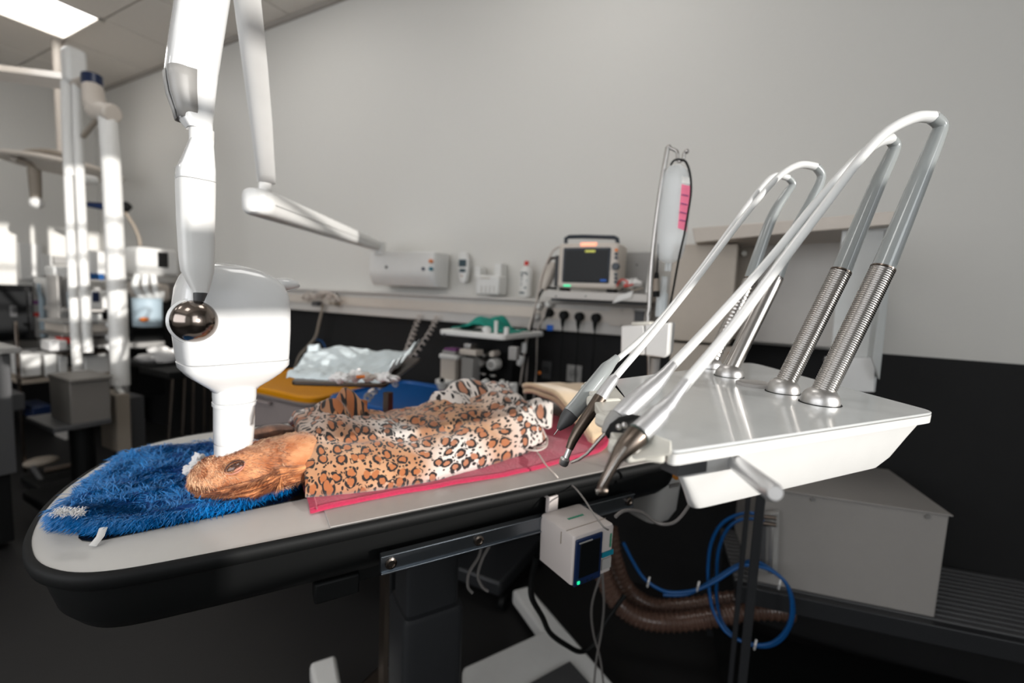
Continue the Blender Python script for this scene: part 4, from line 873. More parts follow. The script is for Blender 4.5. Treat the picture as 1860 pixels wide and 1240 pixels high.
# ================================================================ DRIP STAND, BAG AND PUMP
iy = 1.22
iv = thing('drip_stand', 'slender bent metal drip stand clamped behind the dental unit', 'drip stand', P(1185, 700, y=iy))
def pth(l, y=iy, n=6): return catmull([P(a, b, y=y) for a, b in l], n)
obj(M().tube(pth([(1213, 267), (1208, 295), (1199, 350), (1190, 420), (1183, 490), (1179, 560), (1177, 590), (1182, 760)]), .0058, 12), 'pole', 'steel', iv)
obj(M().tube(pth([(1213, 267), (1222, 271), (1230, 276), (1231, 290), (1235, 293), (1241, 288), (1243, 278), (1248, 276)]), .0040, 10), 'hook', 'steel', iv)
obj(M().sphere(P(1215, 267, y=iy), .006), 'hook_end', 'steel', iv); obj(M().sphere(P(1247, 275, y=iy), .006), 'hook_end', 'steel', iv)
bag = thing('drip_bag', 'clear drip bag with a pink label hanging from the stand hook', 'drip bag', P(1222, 480, y=iy))
cx_ = [(300, 1228, 8), (303, 1228, 22), (312, 1228, 36), (330, 1227, 44), (370, 1225, 48), (420, 1221, 48), (455, 1218, 44), (470, 1216, 36), (476, 1215, 20), (478, 1215, 8)]
obj(M().rings([superell(P(c_, y_, y=iy-.01), V((1, 0, .03)), V((0, 1, 0)), w_*.5*1.22/F*1.05, min(.02, w_*.0009), 2.6, 28) for y_, c_, w_ in cx_]), 'bag', 'clear_film', bag, smooth=70)
lp = [P(1238, 334, y=iy-.036), P(1255, 338, y=iy-.034), P(1247, 420, y=iy-.034), P(1231, 414, y=iy-.036)]
obj(M().prism(lp, (0, .001, 0)), 'bag_label', 'iv_label', bag, label='pink and white printed label')
lp2 = [P(1239, 320, y=iy-.036), P(1253, 323, y=iy-.034), P(1253, 334, y=iy-.034), P(1239, 331, y=iy-.036)]; obj(M().prism(lp2, (0, .001, 0)), 'bag_label', 'white_satin', bag)
lines_ = M()
for a in (352, 368, 384, 398): lines_.prism([P(1240-(a-334)*.09, a, y=iy-.0375), P(1252-(a-334)*.09, a+3, y=iy-.0355), P(1252-(a-334)*.09, a+4.5, y=iy-.0355), P(1240-(a-334)*.09, a+1.5, y=iy-.0375)], (0, .001, 0))
obj(lines_, 'label_lines', 'purple', bag, smooth=0, kind='stuff')
for i in range(2): obj(M().cyl(P(1211+i*6, 478, y=iy-.01), P(1210+i*6, 492, y=iy-.01), .0042, 12), 'port', 'clear_film', bag)
obj(M().cyl(P(1207, 502, y=iy-.01), P(1204, 545, y=iy-.01), .0085, 16), 'drip_chamber', 'clear_film', bag)
obj(M().lathe([(.0145, 0), (.0145, .06), (.0135, .06), (.0135, 0)], P(1200, 575, y=iy), Z, 20), 'cup', 'clear_film', bag)
hs = obj(M().tube(pth([(1218, 300), (1225, 291), (1237, 290), (1247, 296), (1254, 320), (1255, 350), (1250, 385), (1243, 425), (1233, 470), (1222, 530), (1212, 580), (1206, 620)], iy-.045), .0026, 8), 'black_lead', 'black_rubber', label='thin black lead looped over the drip stand hook and past the bag', cat='cable')
sy = thing('syringe_probe', 'small brown and black probe hanging by a black lead beside the drip stand', 'probe', P(1192, 540, y=iy-.02))
obj(M().tube(pth([(1196, 443), (1195, 470), (1193, 498)], iy-.02), .002, 8), 'lead', 'black_rubber', sy)
piece([(1193, 495, 7, 1.14), (1192, 506, 9, 1.14)], 'black_rubber', sy, 'collar'); piece([(1192, 506, 9, 1.14), (1192, 530, 12, 1.14)], 'beige_dark', sy, 'barrel'); piece([(1192, 529, 12, 1.14), (1192, 539, 12, 1.14)], 'black_rubber', sy, 'foot')
pu = thing('clamp_box', 'white clamp box fixed round the drip stand behind the hand-piece hoses', 'clamp', P(1172, 655, y=iy-.06))
def pbx(pts, th, name, mt_, **k): return obj(M().prism([P(a, b, y=iy-.06) for a, b in pts], (0, th, 0)), name, mt_, pu, bevel=.004, **k)
pbx([(1128, 592), (1170, 590), (1172, 645), (1127, 642)], .08, 'left_half', 'white_satin'); pbx([(1171, 588), (1217, 586), (1213, 645), (1207, 650), (1172, 646)], .08, 'right_half', 'white_satin')
pbx([(1146, 585), (1182, 584), (1182, 592), (1146, 592)], .06, 'cap', 'ivory')
obj(M().cyl(P(1191, 650, y=iy), P(1188, 690, y=iy), .012, 16), 'stem', 'grey_satin', pu)

# ================================================================ RACK WITH THE WHITE BOX
ra, rb = P(1385, 885, z=.72), P(1725, 935, z=.72); RE = V(((rb-ra).x, (rb-ra).y, 0)).normalized(); RN = Z.cross(RE); RF = (RE, RN, Z)
BZ = .425
wbox = thing('white_box', 'plain white sheet-metal box standing on the low rack by the wall', 'box', ra+RE*.22+RN*.17-Z*(.72-BZ))
m = M().box((ra+rb)/2+RN*.17+Z*(-(.72-BZ)/2), ((rb-ra).length, .34, .72-BZ), RF); obj(m, 'case', 'box_paint', wbox, bevel=.004)
m = M().box((ra+rb)/2+RN*.166+Z*(.0015), ((rb-ra).length+.006, .352, .004), RF); obj(m, 'lid', 'box_paint', wbox, bevel=.0015)
for x, y in ((1463, 887), (1680, 931)):
    q = P(x, y, z=.712); q = ra+RE*((q-ra).dot(RE))-Z*.012; obj(M().cyl(q, q-RN*.006, .0055, 12), 'screw', 'steel_satin', wbox)
rk = thing('low_rack', 'low dark metal rack with a ribbed shelf along the back wall, carrying the white box', 'rack', ra+RE*.4-Z*.72+RN*.2)
r0_ = ra-Z*(.72-BZ)-RE*.05-RN*.035; LRK = 1.15
def rp(a, b, c): return r0_+RE*a+RN*b+Z*c
obj(M().box(rp(LRK/2, .015, -.03), (LRK, .025, .055), RF), 'front_rail', 'charcoal', rk, bevel=.003)
obj(M().box(rp(LRK/2, .36, -.035), (LRK, .03, .04), RF), 'rear_rail', 'charcoal', rk, bevel=.003)
for i in range(13):
    obj(M().box(rp(LRK/2, .042+i*.0262, -.008), (LRK, .019, .014), RF), 'slat', 'grey_dark', rk, bevel=.003)
obj(M().box(rp(LRK/2, .19, -.022), (LRK, .33, .012), RF), 'shelf_deck', 'charcoal', rk)
obj(M().box(rp(LRK/2, .015, -.37), (LRK, .03, .03), RF), 'low_rail', 'charcoal', rk, bevel=.003)
obj(M().box(rp(LRK/2, .19, -.385), (LRK, .33, .012), RF), 'low_shelf', 'black_rubber', rk)
for a, b in ((.0, .36), (LRK-.02, .02), (LRK-.02, .36)): obj(M().box(rp(a, b, -.215), (.028, .028, .42), RF), 'leg', 'charcoal', rk)
# upright frame in front, with the hose fittings
fr = thing('pipe_frame', 'dark square-tube stand carrying the dental unit, blue hoses looped over it', 'stand', V((.04, 1.33, 0)))
def post(px0, py0, px1, py1, y, w_, name):
    a, b = P(px0, py0, y=y), P(px1, py1, y=y); a = V((b.x, y, a.z)); obj(M().box((a+V((b.x, y, 0)))/2, (w_, w_, a.z)), name, 'charcoal', fr, bevel=.002)
post(1372, 870, 1352, 1200, 1.25, .021, 'post'); post(1346, 880, 1330, 1200, 1.42, .014, 'post')
obj(M().box((.04, 1.33, .02), (.16, .34, .03)), 'base_bar', 'charcoal', fr, bevel=.003)
obj(M().box((.045, 1.27, .865+.09), (.05, .05, .2)), 'head_block', 'charcoal', fr, bevel=.003)
ff = thing('filter_regulator', 'clear and metal air filter with two brass hose fittings beside the white box', 'filter', P(1405, 1065, y=1.47))
def fpz(pts, mt_, nm, th=.03, y=1.47): return obj(M().prism([P(a, b, y=y) for a, b in pts], (0, th, 0)), nm, mt_, ff, bevel=.002)
fpz([(1377, 935), (1416, 930), (1412, 1050), (1376, 1035)], 'grey_satin', 'body', .02, 1.485); fpz([(1383, 950), (1392, 950), (1390, 1035), (1380, 1032)], 'grey_dark', 'gauge_slot', .01, 1.478); fpz([(1398, 948), (1405, 948), (1402, 1044), (1395, 1042)], 'steel_satin', 'tube', .01, 1.475)
for y_ in (938, 950): obj(M().cyl(P(1386, y_, y=1.462), P(1410, y_+3, y=1.462), .006, 10), 'brass_fitting', 'bronze', ff)
# blue hoses
def bh(pts, y, r, lab): return obj(M().tube(catmull([P(a, b, y=y+q) for a, b, q in pts], 8), r, 10), 'air_hose', 'blue_hose', label=lab, cat='hose', group='blue air hoses', smooth=60)
bh([(1388, 935, 0), (1350, 932, 0), (1312, 950, .01), (1292, 985, .02), (1286, 1030, .02), (1288, 1070, .01), (1296, 1110, 0), (1320, 1148, -.01), (1360, 1168, -.02), (1400, 1168, -.02), (1430, 1140, -.02), (1438, 1100, -.02), (1428, 1060, -.02), (1400, 1036, -.02), (1365, 1026, -.02), (1340, 1030, -.02), (1300, 1055, -.03), (1260, 1072, -.04), (1210, 1074, -.05), (1172, 1052, -.06), (1150, 1020, -.07), (1132, 985, -.08)], 1.44, .0050, 'blue air hose, outer loop reaching left to behind the small pump')
bh([(1388, 945, 0), (1350, 942, 0), (1322, 960, .0), (1305, 1000, .01), (1302, 1050, .02), (1302, 1090, .02), (1312, 1130, .01), (1340, 1160, 0), (1385, 1174, -.01), (1420, 1160, -.01), (1440, 1120, -.01), (1436, 1075, -.01), (1415, 1045, -.01), (1375, 1020, -.01), (1342, 1025, -.01), (1300, 1050, -.02), (1250, 1078, -.03), (1205, 1080, -.04)], 1.46, .0050, 'blue air hose, inner loop tied against the outer one')
for x, y, yy_ in ((1178, 1056, 1.38), (1268, 1064, 1.40), (1416, 1060, 1.42), (1372, 1170, 1.42)):
    obj(M().tube([P(x-2, y+9, y=yy_), P(x, y, y=yy_-.012), P(x+2, y-8, y=yy_)], .003, 6), 'cable_tie', 'white_satin', label={1178: 'white cable tie on the blue hose nearest the small pump', 1268: 'white cable tie at the lowest sag of the blue hoses', 1416: 'white cable tie at the upper right of the blue hose loop', 1372: 'white cable tie at the bottom of the blue hose loop'}[x], cat='cable tie', group='cable ties on the blue hoses')
# corrugated brown hoses
def cor(pts, y, r, lab):
    c = catmull([P(a, b, y=y+q) for a, b, q in pts], 26); rad = [r*(1.0 if i % 4 < 2 else .86) for i in range(len(c))]
    obj(M().tube(c, rad, 16), 'suction_hose', 'brown_hose', label=lab, cat='hose', group='corrugated brown hoses', smooth=30)
cor([(1080, 960, -.12), (1092, 1030, -.12), (1118, 1090, -.11), (1160, 1122, -.1), (1220, 1130, -.06), (1290, 1122, -.02), (1370, 1108, .02), (1440, 1110, .06)], 1.52, .030, 'corrugated brown hose, lower of the pair sagging under the dental unit')
cor([(1108, 960, -.10), (1118, 1020, -.10), (1140, 1070, -.08), (1185, 1100, -.06), (1250, 1100, -.02), (1330, 1088, .02), (1440, 1085, .06)], 1.60, .028, 'corrugated brown hose, upper of the pair sagging under the dental unit')

# ================================================================ SMALL PUMP ON THE TABLE RAIL
pmp = thing('infusion_pump', 'small white infusion pump with a dark blue-framed screen clamped to the table side rail', 'pump', P(1050, 1065, d=.86))
TL, TB, TR, TM = P(1001, 935, d=.80), P(1085, 917, d=.86), P(1131, 951, d=.80), P(1046, 978, d=.74)
# solve a box: front face frame from two edges
X_ = (TR-TM); Y_ = (TL-TM)
pa = TM; PXv = V((X_.x, X_.y, 0)).normalized(); PYv = Z.cross(PXv)
wX = .096; wY = .095; hZ = .092
pc0 = P(1043, 975, d=.765)
PF = (PXv, PYv, Z)
def pp(a, b, c): return pc0+PXv*a+PYv*b+Z*c
def pring(z, g, r=.0): return [p for p in rounded([pp(g, g, z), pp(wX-g, g, z), pp(wX-g, wY-g, z), pp(g, wY-g, z)], .006, 4)]
obj(M().rings([pring(-hZ, .006), pring(-hZ+.004, .001), pring(-.006, 0), pring(-.0015, .0015), pring(0, .005)]), 'case', 'pump_shell', pmp, smooth=45)
obj(M().box(pp(.034, -.0015, -.048), (.062, .004, .084), PF), 'screen_frame', 'navy', pmp, bevel=.002)
obj(M().box(pp(.035, -.0040, -.045), (.046, .002, .062), PF), 'screen', 'screen', pmp, bevel=.001)
obj(M().box(pp(.012, -.0042, -.083), (.005, .002, .005), PF), 'status_light', 'green_led', pmp, label='glowing green lamp')
for i in range(3): obj(M().box(pp(.022+i*.011, -.0042, -.085), (.003, .001, .003), PF), 'key', 'screen_rim', pmp)
obj(M().box(pp(.024, -.0042, -.0125), (.030, .001, .002), PF), 'print_line', 'grey_satin', pmp)
obj(M().box(pp(.081, -.0012, -.052), (.028, .002, .009), PF), 'tape', 'teal_tape', pmp, label='teal strip of tape')
obj(M().box(pp(.080, -.0010, -.070), (.022, .0015, .02), PF), 'smudge_label', 'grey_satin', pmp)
g = M()
for i in range(10): g.box(pp(.087, -.0012, -.017-i*.0026), (.004 if i % 3 else .003, .001, .0016), PF)
for i in range(11): g.box(pp(.032+i*.0034, .052, .0007), (.0022, .004 if i % 2 else .005, .0008), PF)
obj(g, 'lettering', 'green_print', pmp, smooth=0, label='small green lettering', kind='stuff')
obj(M().box(pp(.0, .033, -.017), (.0012, .002, .022), PF).box(pp(wX/2, .022, .0004), (wX*.98, .0012, .0008), PF), 'seam', 'beige_dark', pmp)
obj(M().box(pp(.030, wY+.004, .010), (.022, .012, .034), PF).box(pp(.03, wY+.02, .024), (.022, .04, .006), PF), 'clamp', 'pump_shell', pmp, bevel=.002)
# cables about the pump
def wire(pts, r, mt_, nm, lab, grp=None): return obj(M().tube(catmull([P(a, b, d=q) for a, b, q in pts], 8), r, 8), nm, mt_, label=lab, cat='cable', group=grp, smooth=60)
wire([(1012, 866, .93), (1040, 882, .88), (1060, 905, .84), (1075, 928, .80), (1095, 955, .775), (1105, 962, .78)], .0016, 'cable_grey', 'thin_cable', 'thin grey cable running from the tabletop edge down onto the small pump')
wire([(1118, 938, .84), (1135, 927, .86), (1165, 930, .90), (1195, 950, .92), (1225, 948, .9), (1250, 920, .88), (1264, 890, .86), (1266, 866, .84)], .0034, 'cable_grey', 'grey_cable', 'grey cable sagging from the pump to the dental unit')
wire([(975, 1010, .95), (966, 1050, .98), (966, 1085, 1.05), (985, 1120, 1.12), (1000, 1150, 1.18), (1030, 1172, 1.25), (1055, 1183, 1.3), (1078, 1170, 1.32), (1100, 1130, 1.34), (1135, 1080, 1.36)], .0068, 'black_rubber', 'black_cable', 'thick black cable sagging in front of the white table base')
wire([(1092, 1040, 1.0), (1075, 1100, 1.1), (1078, 1150, 1.2), (1090, 1195, 1.25), (1098, 1260, 1.3)], .0028, 'cable_grey', 'thin_cable', 'thin grey cable crossing another below the pump, starting at left', 'pair of thin cables below the pump')
wire([(1094, 1040, 1.0), (1097, 1100, 1.1), (1092, 1150, 1.2), (1083, 1200, 1.25), (1078, 1260, 1.3)], .0028, 'cable_grey', 'thin_cable', 'thin grey cable crossing another below the pump, starting at right', 'pair of thin cables below the pump')
wire([(875, 985, .93), (870, 1010, .96), (852, 1040, 1.0), (850, 1065, 1.02), (858, 1076, 1.03)], .0034, 'cable_grey', 'thin_cable', 'short grey cable hanging under the table rail, curling left', 'cables under the table rail')
wire([(888, 993, .93), (876, 1015, .96), (868, 1045, 1.0), (876, 1065, 1.02), (886, 1073, 1.03)], .0034, 'cable_grey', 'thin_cable', 'short grey cable hanging under the table rail, curling right', 'cables under the table rail')

# ================================================================ DRAPED INSTRUMENT TRAY
tzt = .985
ty = thing('instrument_tray', 'brown-edged instrument tray on a slim post behind the dog', 'tray', P(705, 745, z=.6))
tp = [P(*p, z=tzt) for p in ((527, 700), (700, 705), (765, 655), (600, 652))]
obj(M().prism(rounded(tp, .02), (0, 0, .012)), 'tray', 'bronze_dark', ty, bevel=.003, label='dark metal tray')
q = P(705, 712, z=tzt); obj(M().box(V((q.x, q.y, tzt/2)), (.018, .018, tzt)), 'post', 'bronze_dark', ty); obj(M().box(V((q.x, q.y, .02)), (.3, .3, .04)), 'foot', 'bronze_dark', ty, bevel=.01)
dp = [P(*p, z=tzt+.012) for p in ((520, 686), (708, 697), (762, 650), (562, 654))]
def drp(s, t):
    p = (dp[0]*(1-s)+dp[1]*s)*(1-t)+(dp[3]*(1-s)+dp[2]*s)*t
    h = .010+.014*max(0, nz(s*7, t*6))+.006*nz(s*18, t*14)
    back = max(0, (t-.45)/.55); h += .034*math.sin(min(1, back*1.3)*math.pi/2)*(.7+.5*math.exp(-((s-.30)/.16)**2))*(1-.35*s)
    if s > .93: h += .045*((s-.93)/.07)
    if t > .9 and s < .1: h += .02
    return p+Z*(h-.012*max(0, .06-t)/.06)
drape = obj(M().grid(drp, 60, 34), 'surgical_drape', 'drape', solid=.0015, smooth=80, label='crumpled pale blue paper drape over the instrument tray', cat='drape')
for i, (x, y, r, sc, mt_) in enumerate(((618, 683, .022, (1.5, .8, .5), 'gauze'), (648, 679, .018, (1.2, .9, .8), 'gauze'), (668, 682, .017, (1.3, .8, .6), 'white_warm'), (700, 683, .022, (1.7, .7, .45), 'gauze'))):
    q = P(x, y+2, z=tzt+.045)
    obj(crumple(q, r, sc, i*3.1), 'gauze_roll', mt_, label=['leftmost white gauze roll on the draped tray', 'second gauze roll from the left on the draped tray', 'third gauze roll from the left, off-white, on the draped tray', 'rightmost long gauze roll on the draped tray'][i], cat='gauze', group='gauze rolls on the tray', smooth=70)
q = P(655, 684, z=tzt+.05); obj(M().cyl(q-TU*.010, q+TU*.010, .004, 10), 'vial', 'orange', label='tiny orange-capped vial among the gauze rolls on the tray', cat='vial')
# ---- lidded boxes behind
def tub(name, lab, x0, x1, y0, y1, z0, z1, lidm, bodym):
    t = thing(name, lab, 'box', V(((x0+x1)/2, (y0+y1)/2, z0)), 'lidded storage boxes')
    c = V(((x0+x1)/2, (y0+y1)/2, 0)); a, b = (x1-x0)/2, (y1-y0)/2; X, Y = V((1, 0, 0)), V((0, 1, 0))
    obj(M().rings([superell(c+Z*z, X, Y, a*k, b*k, 8, 40) for z, k in ((z0, .86), (z1-.05, .95), (z1-.045, .98), (z1-.03, .98))]), 'tub', bodym, t, smooth=40)
    obj(M().rings([superell(c+Z*z, X, Y, a*k, b*k, 8, 40) for z, k in ((z1-.035, 1.0), (z1-.012, 1.02), (z1-.004, 1.0), (z1-.004, .93), (z1-.014, .92), (z1-.012, .5), (z1-.012, .01))]), 'lid', lidm, t, smooth=40)
    obj(M().rings([superell(c+Z*z, X, Y, a*k, b*k, 8, 40) for z, k in ((z1-.055, .99), (z1-.055, .90), (z1-.036, .99))]), 'lip', 'beige_dark' if lidm == 'yellow_lid' else 'grey_dark', t, smooth=40)
    obj(M().box((c.x, y0-.002, z1-.07), (.14, .02, .012)), 'grip', bodym, t, bevel=.003)
    return t
a0 = P(475, 720, y=1.42); a1 = P(588, 720, y=1.42)
tub('storage_box', 'grey storage box with a yellow lid under the draped tray', -2.32, -1.64, 1.27, 1.72, .42, .79, 'yellow_lid', 'box_grey')
a0 = P(586, 735, y=1.30); a1 = P(755, 735, y=1.30)
tub('storage_box', 'storage box with a deep blue lid, right of the yellow-lidded box', -1.60, -1.16, 1.31, 1.80, .42, .80, 'blue_lid', 'grey_dark')
sb = thing('storage_bench', 'low dark bench under the storage boxes', 'bench', V((-1.74, 1.54, 0)))
obj(M().box((-1.74, 1.54, .40), (1.24, .56, .03)), 'bench_top', 'charcoal', sb, bevel=.004)
for a in (-2.3, -1.2):
    for b in (1.3, 1.78): obj(M().box((a, b, .195), (.04, .04, .38)), 'leg', 'charcoal', sb)

# ================================================================ ANAESTHETIC MACHINE
an = thing('anaesthetic_machine', 'black anaesthetic trolley with a white top tray, gauges and corrugated hoses, below the monitor', 'machine', V((-.95, 1.62, 0)))
ay = 1.52
t0 = P(795, 604, y=ay); t1_ = P(915, 622, y=ay); zt_ = (t0.z+t1_.z)/2
obj(M().prism(rounded([V((t0.x, ay, zt_)), V((t1_.x, ay, zt_)), V((t1_.x+.02, ay+.34, zt_)), V((t0.x+.02, ay+.34, zt_))], .03), (0, 0, .022)), 'top_tray', 'white_satin', an, bevel=.005)
q = P(808, 608, y=ay); obj(M().cyl(q, q-V((0, .006, 0)), .006, 12), 'tray_screw', 'grey_dark', an)
obj(M().box(((t0.x+t1_.x)/2+.015, ay+.20, .78), (t1_.x-t0.x-.10, .12, .62)), 'column', 'black_rubber', an, bevel=.004)
obj(M().box(((t0.x+t1_.x)/2, ay+.17, .10), (t1_.x-t0.x+.1, .42, .06)), 'base', 'charcoal', an, bevel=.01)
obj(M().box(((t0.x+t1_.x)/2, ay+.24, .3), (.1, .1, .45)), 'stem', 'charcoal', an)
for a in (-.2, .2):
    for b in (.0, .34): obj(M().cyl(V(((t0.x+t1_.x)/2+a, ay+b, .03)), V(((t0.x+t1_.x)/2+a+.02, ay+b, .03)), .03), 'castor', 'black_rubber', an)
def ab(px0, py0, px1, py1, name, mt_, dy=.0, dep=.06, **k): return wbx(px0, py0, px1, py1, ay+dy, ay+dy+dep, name, mt_, an, bevel=.003, **k)
ab(799, 648, 825, 735, 'canister', 'white_warm'); ab(797, 644, 829, 652, 'canister_rim', 'white_satin', -.004, .07); ab(803, 637, 826, 645, 'canister_top', 'grey_satin'); ab(806, 633, 827, 637, 'canister_cap', 'purple', label='purple cap')
ab(837, 650, 857, 720, 'flow_tube', 'grey_satin'); ab(834, 635, 864, 645, 'flow_head', 'white_warm', -.004); ab(842, 624, 854, 634, 'flow_knob', 'steel_satin')
ab(923, 630, 938, 654, 'meter', 'grey_satin', .01, .03)
for x, y, r_, mt_ in ((883, 657, .018, 'steel_satin'), (903, 660, .024, 'white_satin'), (904, 641, .013, 'white_warm'), (876, 643, .008, 'steel_satin'), (889, 643, .008, 'steel_satin')):
    q = P(x, y, y=ay+.10); obj(M().lathe([(0, -.05), (r_*.85, -.05), (r_, -.042), (r_, 0), (0, 0)], q, (0, 1, 0), 24), 'gauge', mt_, an, smooth=40)
    if r_ > .015: obj(M().cyl(q-V((0, .0505, 0)), q-V((0, .053, 0)), r_*.6, 20), 'gauge_face', 'grey_satin', an)
for x, y in ((877, 679), (895, 682)): q = P(x, y, y=ay+.09); obj(M().sphere(q, .012, (1.4, .8, .6)), 'valve', 'steel_satin', an)
def chose(l, y, r_, parent, name='breathing_hose', mt_='hose_white'):
    c = catmull([P(a, b, y=y) for a, b in l], 14); obj(M().tube(c, [r_*(1 if i % 2 else .88) for i in range(len(c))], 12), name, mt_, parent, smooth=30)
chose([(843, 735), (845, 712), (852, 698), (862, 692)], ay-.02, .014, an); chose([(873, 720), (873, 705), (879, 695), (886, 692)], ay-.01, .012, an); chose([(925, 760), (928, 735), (934, 715), (934, 695)], ay, .014, an)
ab(790, 690, 818, 700, 'absorber_arm', 'white_satin', -.03, .05); q = P(803, 694, y=ay-.04); obj(M().lathe([(0, 0), (.015, 0), (.026, .03), (.02, .035), (0, .035)], q-Z*.03, Z, 20), 'absorber_valve', 'white_satin', an)
obj(M().sphere(P(803, 690, y=ay-.06), .010), 'valve_knob', 'black_rubber', an); ab(797, 707, 811, 714, 'absorber_label', 'purple', -.035, .02); q = P(803, 716, y=ay-.02); obj(M().cyl(q, q-Z*.06, .022), 'absorber', 'white_satin', an)
for i, (x, y) in enumerate(((912, 694), (922, 697), (930, 700))): obj(M().sphere(P(x, y, y=ay-.01), .011), 'connector', 'steel_satin' if i % 2 else 'white_satin', an)
# things on its tray
def gcl(s, t):
    p = V((t0.x+.035+.27*s, ay+.04+.2*t, zt_+.024)); h = .052*math.exp(-((s-.42)/.26)**4)*(.5+.5*math.sin(min(1, t*1.6)*math.pi/2))+.008*nz(s*9, t*9)+.006*math.sin(s*15+t*7)
    return p+Z*max(.0, h)+V((.01*nz(t*5, 1), .01*nz(s*5, 2), 0))
obj(M().grid(gcl, 40, 20), 'green_cloth', 'green_cloth', solid=.003, smooth=80, label='crumpled teal green cloth on the white top tray of the anaesthetic trolley', cat='cloth')
q = P(884, 602, y=ay+.02); q.z = zt_+.022; obj(M().lathe([(0, 0), (.017, 0), (.019, .014), (.014, .024), (0, .027)], q, Z, 20), 'small_cup', 'white_satin', label='small rounded white cup on the front edge of the trolley tray', cat='cup', smooth=50)
q = P(901, 598, y=ay+.04); q.z = zt_+.022; obj(M().cyl(q, q+Z*.05, .008), 'white_stick', 'white_satin', label='thin upright white tube behind the green cloth', cat='tube')
q = P(920, 602, y=ay+.03); q.z = zt_+.022; obj(M().lathe([(0, 0), (.011, 0), (.010, .028), (0, .03)], q, Z, 16), 'round_pot', 'white_satin', label='small white pot at the right end of the green cloth', cat='pot', smooth=50)
# ================================================================ LEFT END OF THE ROOM
def lbx(px0, py0, px1, py1, xf, dep, name, mt_, parent=None, bevel=.004, **k):
    pm, xm = (py0+py1)/2, (px0+px1)/2
    ya = P(px0, pm, x=xf).y; yb_ = P(px1, pm, x=xf).y; za = P(xm, py1, x=xf).z; zb = P(xm, py0, x=xf).z
    c = V((xf-dep/2, (ya+yb_)/2, (za+zb)/2)); return obj(M().box(c, (dep, abs(yb_-ya), zb-za)), name, mt_, parent, bevel=bevel, **k), c, abs(yb_-ya), zb-za
XW = X0+.01
# counter with cupboards along the left wall
ct = thing('counter', 'dark counter with grey worktop along the left wall', 'counter', V((-5.25, .9, 0)))
zc_ = P(140, 628, x=-4.95).z
obj(M().box((-5.255, .75, zc_-.02), (.64, 2.3, .04)), 'worktop', 'grey_satin', ct, bevel=.004)
for i in range(2): obj(M().box((-4.99, -.05+i*.5, (zc_-.04)/2+.04), (.03, .47, zc_-.14)), 'door', 'charcoal', ct, bevel=.003)
obj(M().box((-5.295, .2, (zc_-.04)/2), (.56, 1.1, zc_-.05)), 'carcass', 'charcoal', ct)
obj(M().box((-5.295, 1.85, (zc_-.04)/2), (.56, .04, zc_-.05)), 'end_panel', 'charcoal', ct)
# glass-fronted steriliser
sc_ = thing('steriliser', 'black glass-fronted steriliser at the left edge, on the counter', 'steriliser', P(25, 618, x=-4.95))
lbx(-40, 517, 62, 620, -4.95, .40, 'case', 'black_gloss', sc_, .01); lbx(-30, 528, 50, 608, -4.945, .01, 'door_glass', 'screen', sc_); lbx(18, 555, 32, 575, -4.94, .01, 'painted_reflection', 'grey_dark', sc_); lbx(55, 530, 60, 600, -4.94, .02, 'door_handle', 'grey_dark', sc_)  # grey patch on the door glass paints in a reflection
for i, (x, y0_, y1_, mt_, lab) in enumerate(((66, 512, 612, 'grey_satin', 'grey bottle with dark red bands beside the steriliser'), (76, 515, 612, 'pale_blue', 'pale blue-grey bottle beside the tall white box'))):
    p0, p1 = P(x, y1_, x=-5.0), P(x, y0_, x=-5.0); r_ = .032
    t = thing('bottle', lab, 'bottle', p0, 'bottles on the counter'); h_ = p1.z-p0.z
    obj(M().lathe([(0, 0), (r_, 0), (r_, h_*.7), (r_*.4, h_*.85), (r_*.4, h_), (0, h_)], p0, Z, 18), 'bottle_body', mt_, t, smooth=50)
    if i == 0:
        for f_ in (.38, .60): obj(M().lathe([(r_*1.02, 0), (r_*1.02, h_*.07), (r_*.99, h_*.07)], p0+Z*h_*f_, Z, 18), 'band', 'red' if f_ < .5 else 'purple', t)
tbx, c, _, _ = lbx(86, 505, 124, 630, -4.98, .25, 'tall_box', 'white_satin', None, label='tall plain white box on the counter, brightly sunlit', cat='box')
lbx(36, 442, 78, 508, XW+.04, .04, 'wall_box', 'white_satin', label='white slab standing in for a sunlit patch of the left wall above the steriliser', cat='wall box')  # sunlit wall patch put in as a white slab, no box hangs here
lbx(78, 462, 96, 500, XW+.05, .05, 'wall_box', 'white_satin', label='small white holder on the left wall, right of the sun-patch slab', cat='wall box')
lbx(98, 466, 124, 480, XW+.05, .04, 'wall_tray', 'grey_satin', label='small grey tray fixed to the left wall', cat='tray')
# trolley with stacked drawers
tr = thing('instrument_trolley', 'metal trolley with stacked trays and white bins in front of the counter', 'trolley', P(165, 800, x=-3.9))
for i, (y0_, y1_, mt_) in enumerate(((584, 588, 'grey_satin'), (606, 611, 'steel_satin'), (627, 633, 'steel_satin'), (640, 643, 'steel_dark'))): lbx(112, y0_, 212, y1_, -3.9, .4, 'shelf', mt_, tr, .002)
lbx(118, 588, 205, 604, -3.92, .34, 'drawer', 'white_warm', tr, .006)
for y_ in (590, 613, 630): q = P(200, y_, x=-3.89); obj(M().cyl(q-V((.01, 0, 0)), q+V((.012, 0, 0)), .024, 18), 'knob', 'white_gloss', tr, bevel=.003)
for x0_, x1_ in ((40, 76), (82, 105), (106, 124), (154, 200)): lbx(x0_, 643, x1_, 684, -3.95, .2, 'white_bin', 'white_satin', tr, .01)
lbx(36, 684, 206, 690, -3.92, .42, 'low_shelf', 'beige_dark', tr, .003)
for x_ in (38, 208): lbx(x_-3, 584, x_+3, 860, -3.92, .03, 'leg', 'steel_dark', tr, .002)
lbx(112, 612, 134, 625, -3.9, .10, 'pink_packet', 'red', label='small red packet on the trolley of stacked trays', cat='packet')
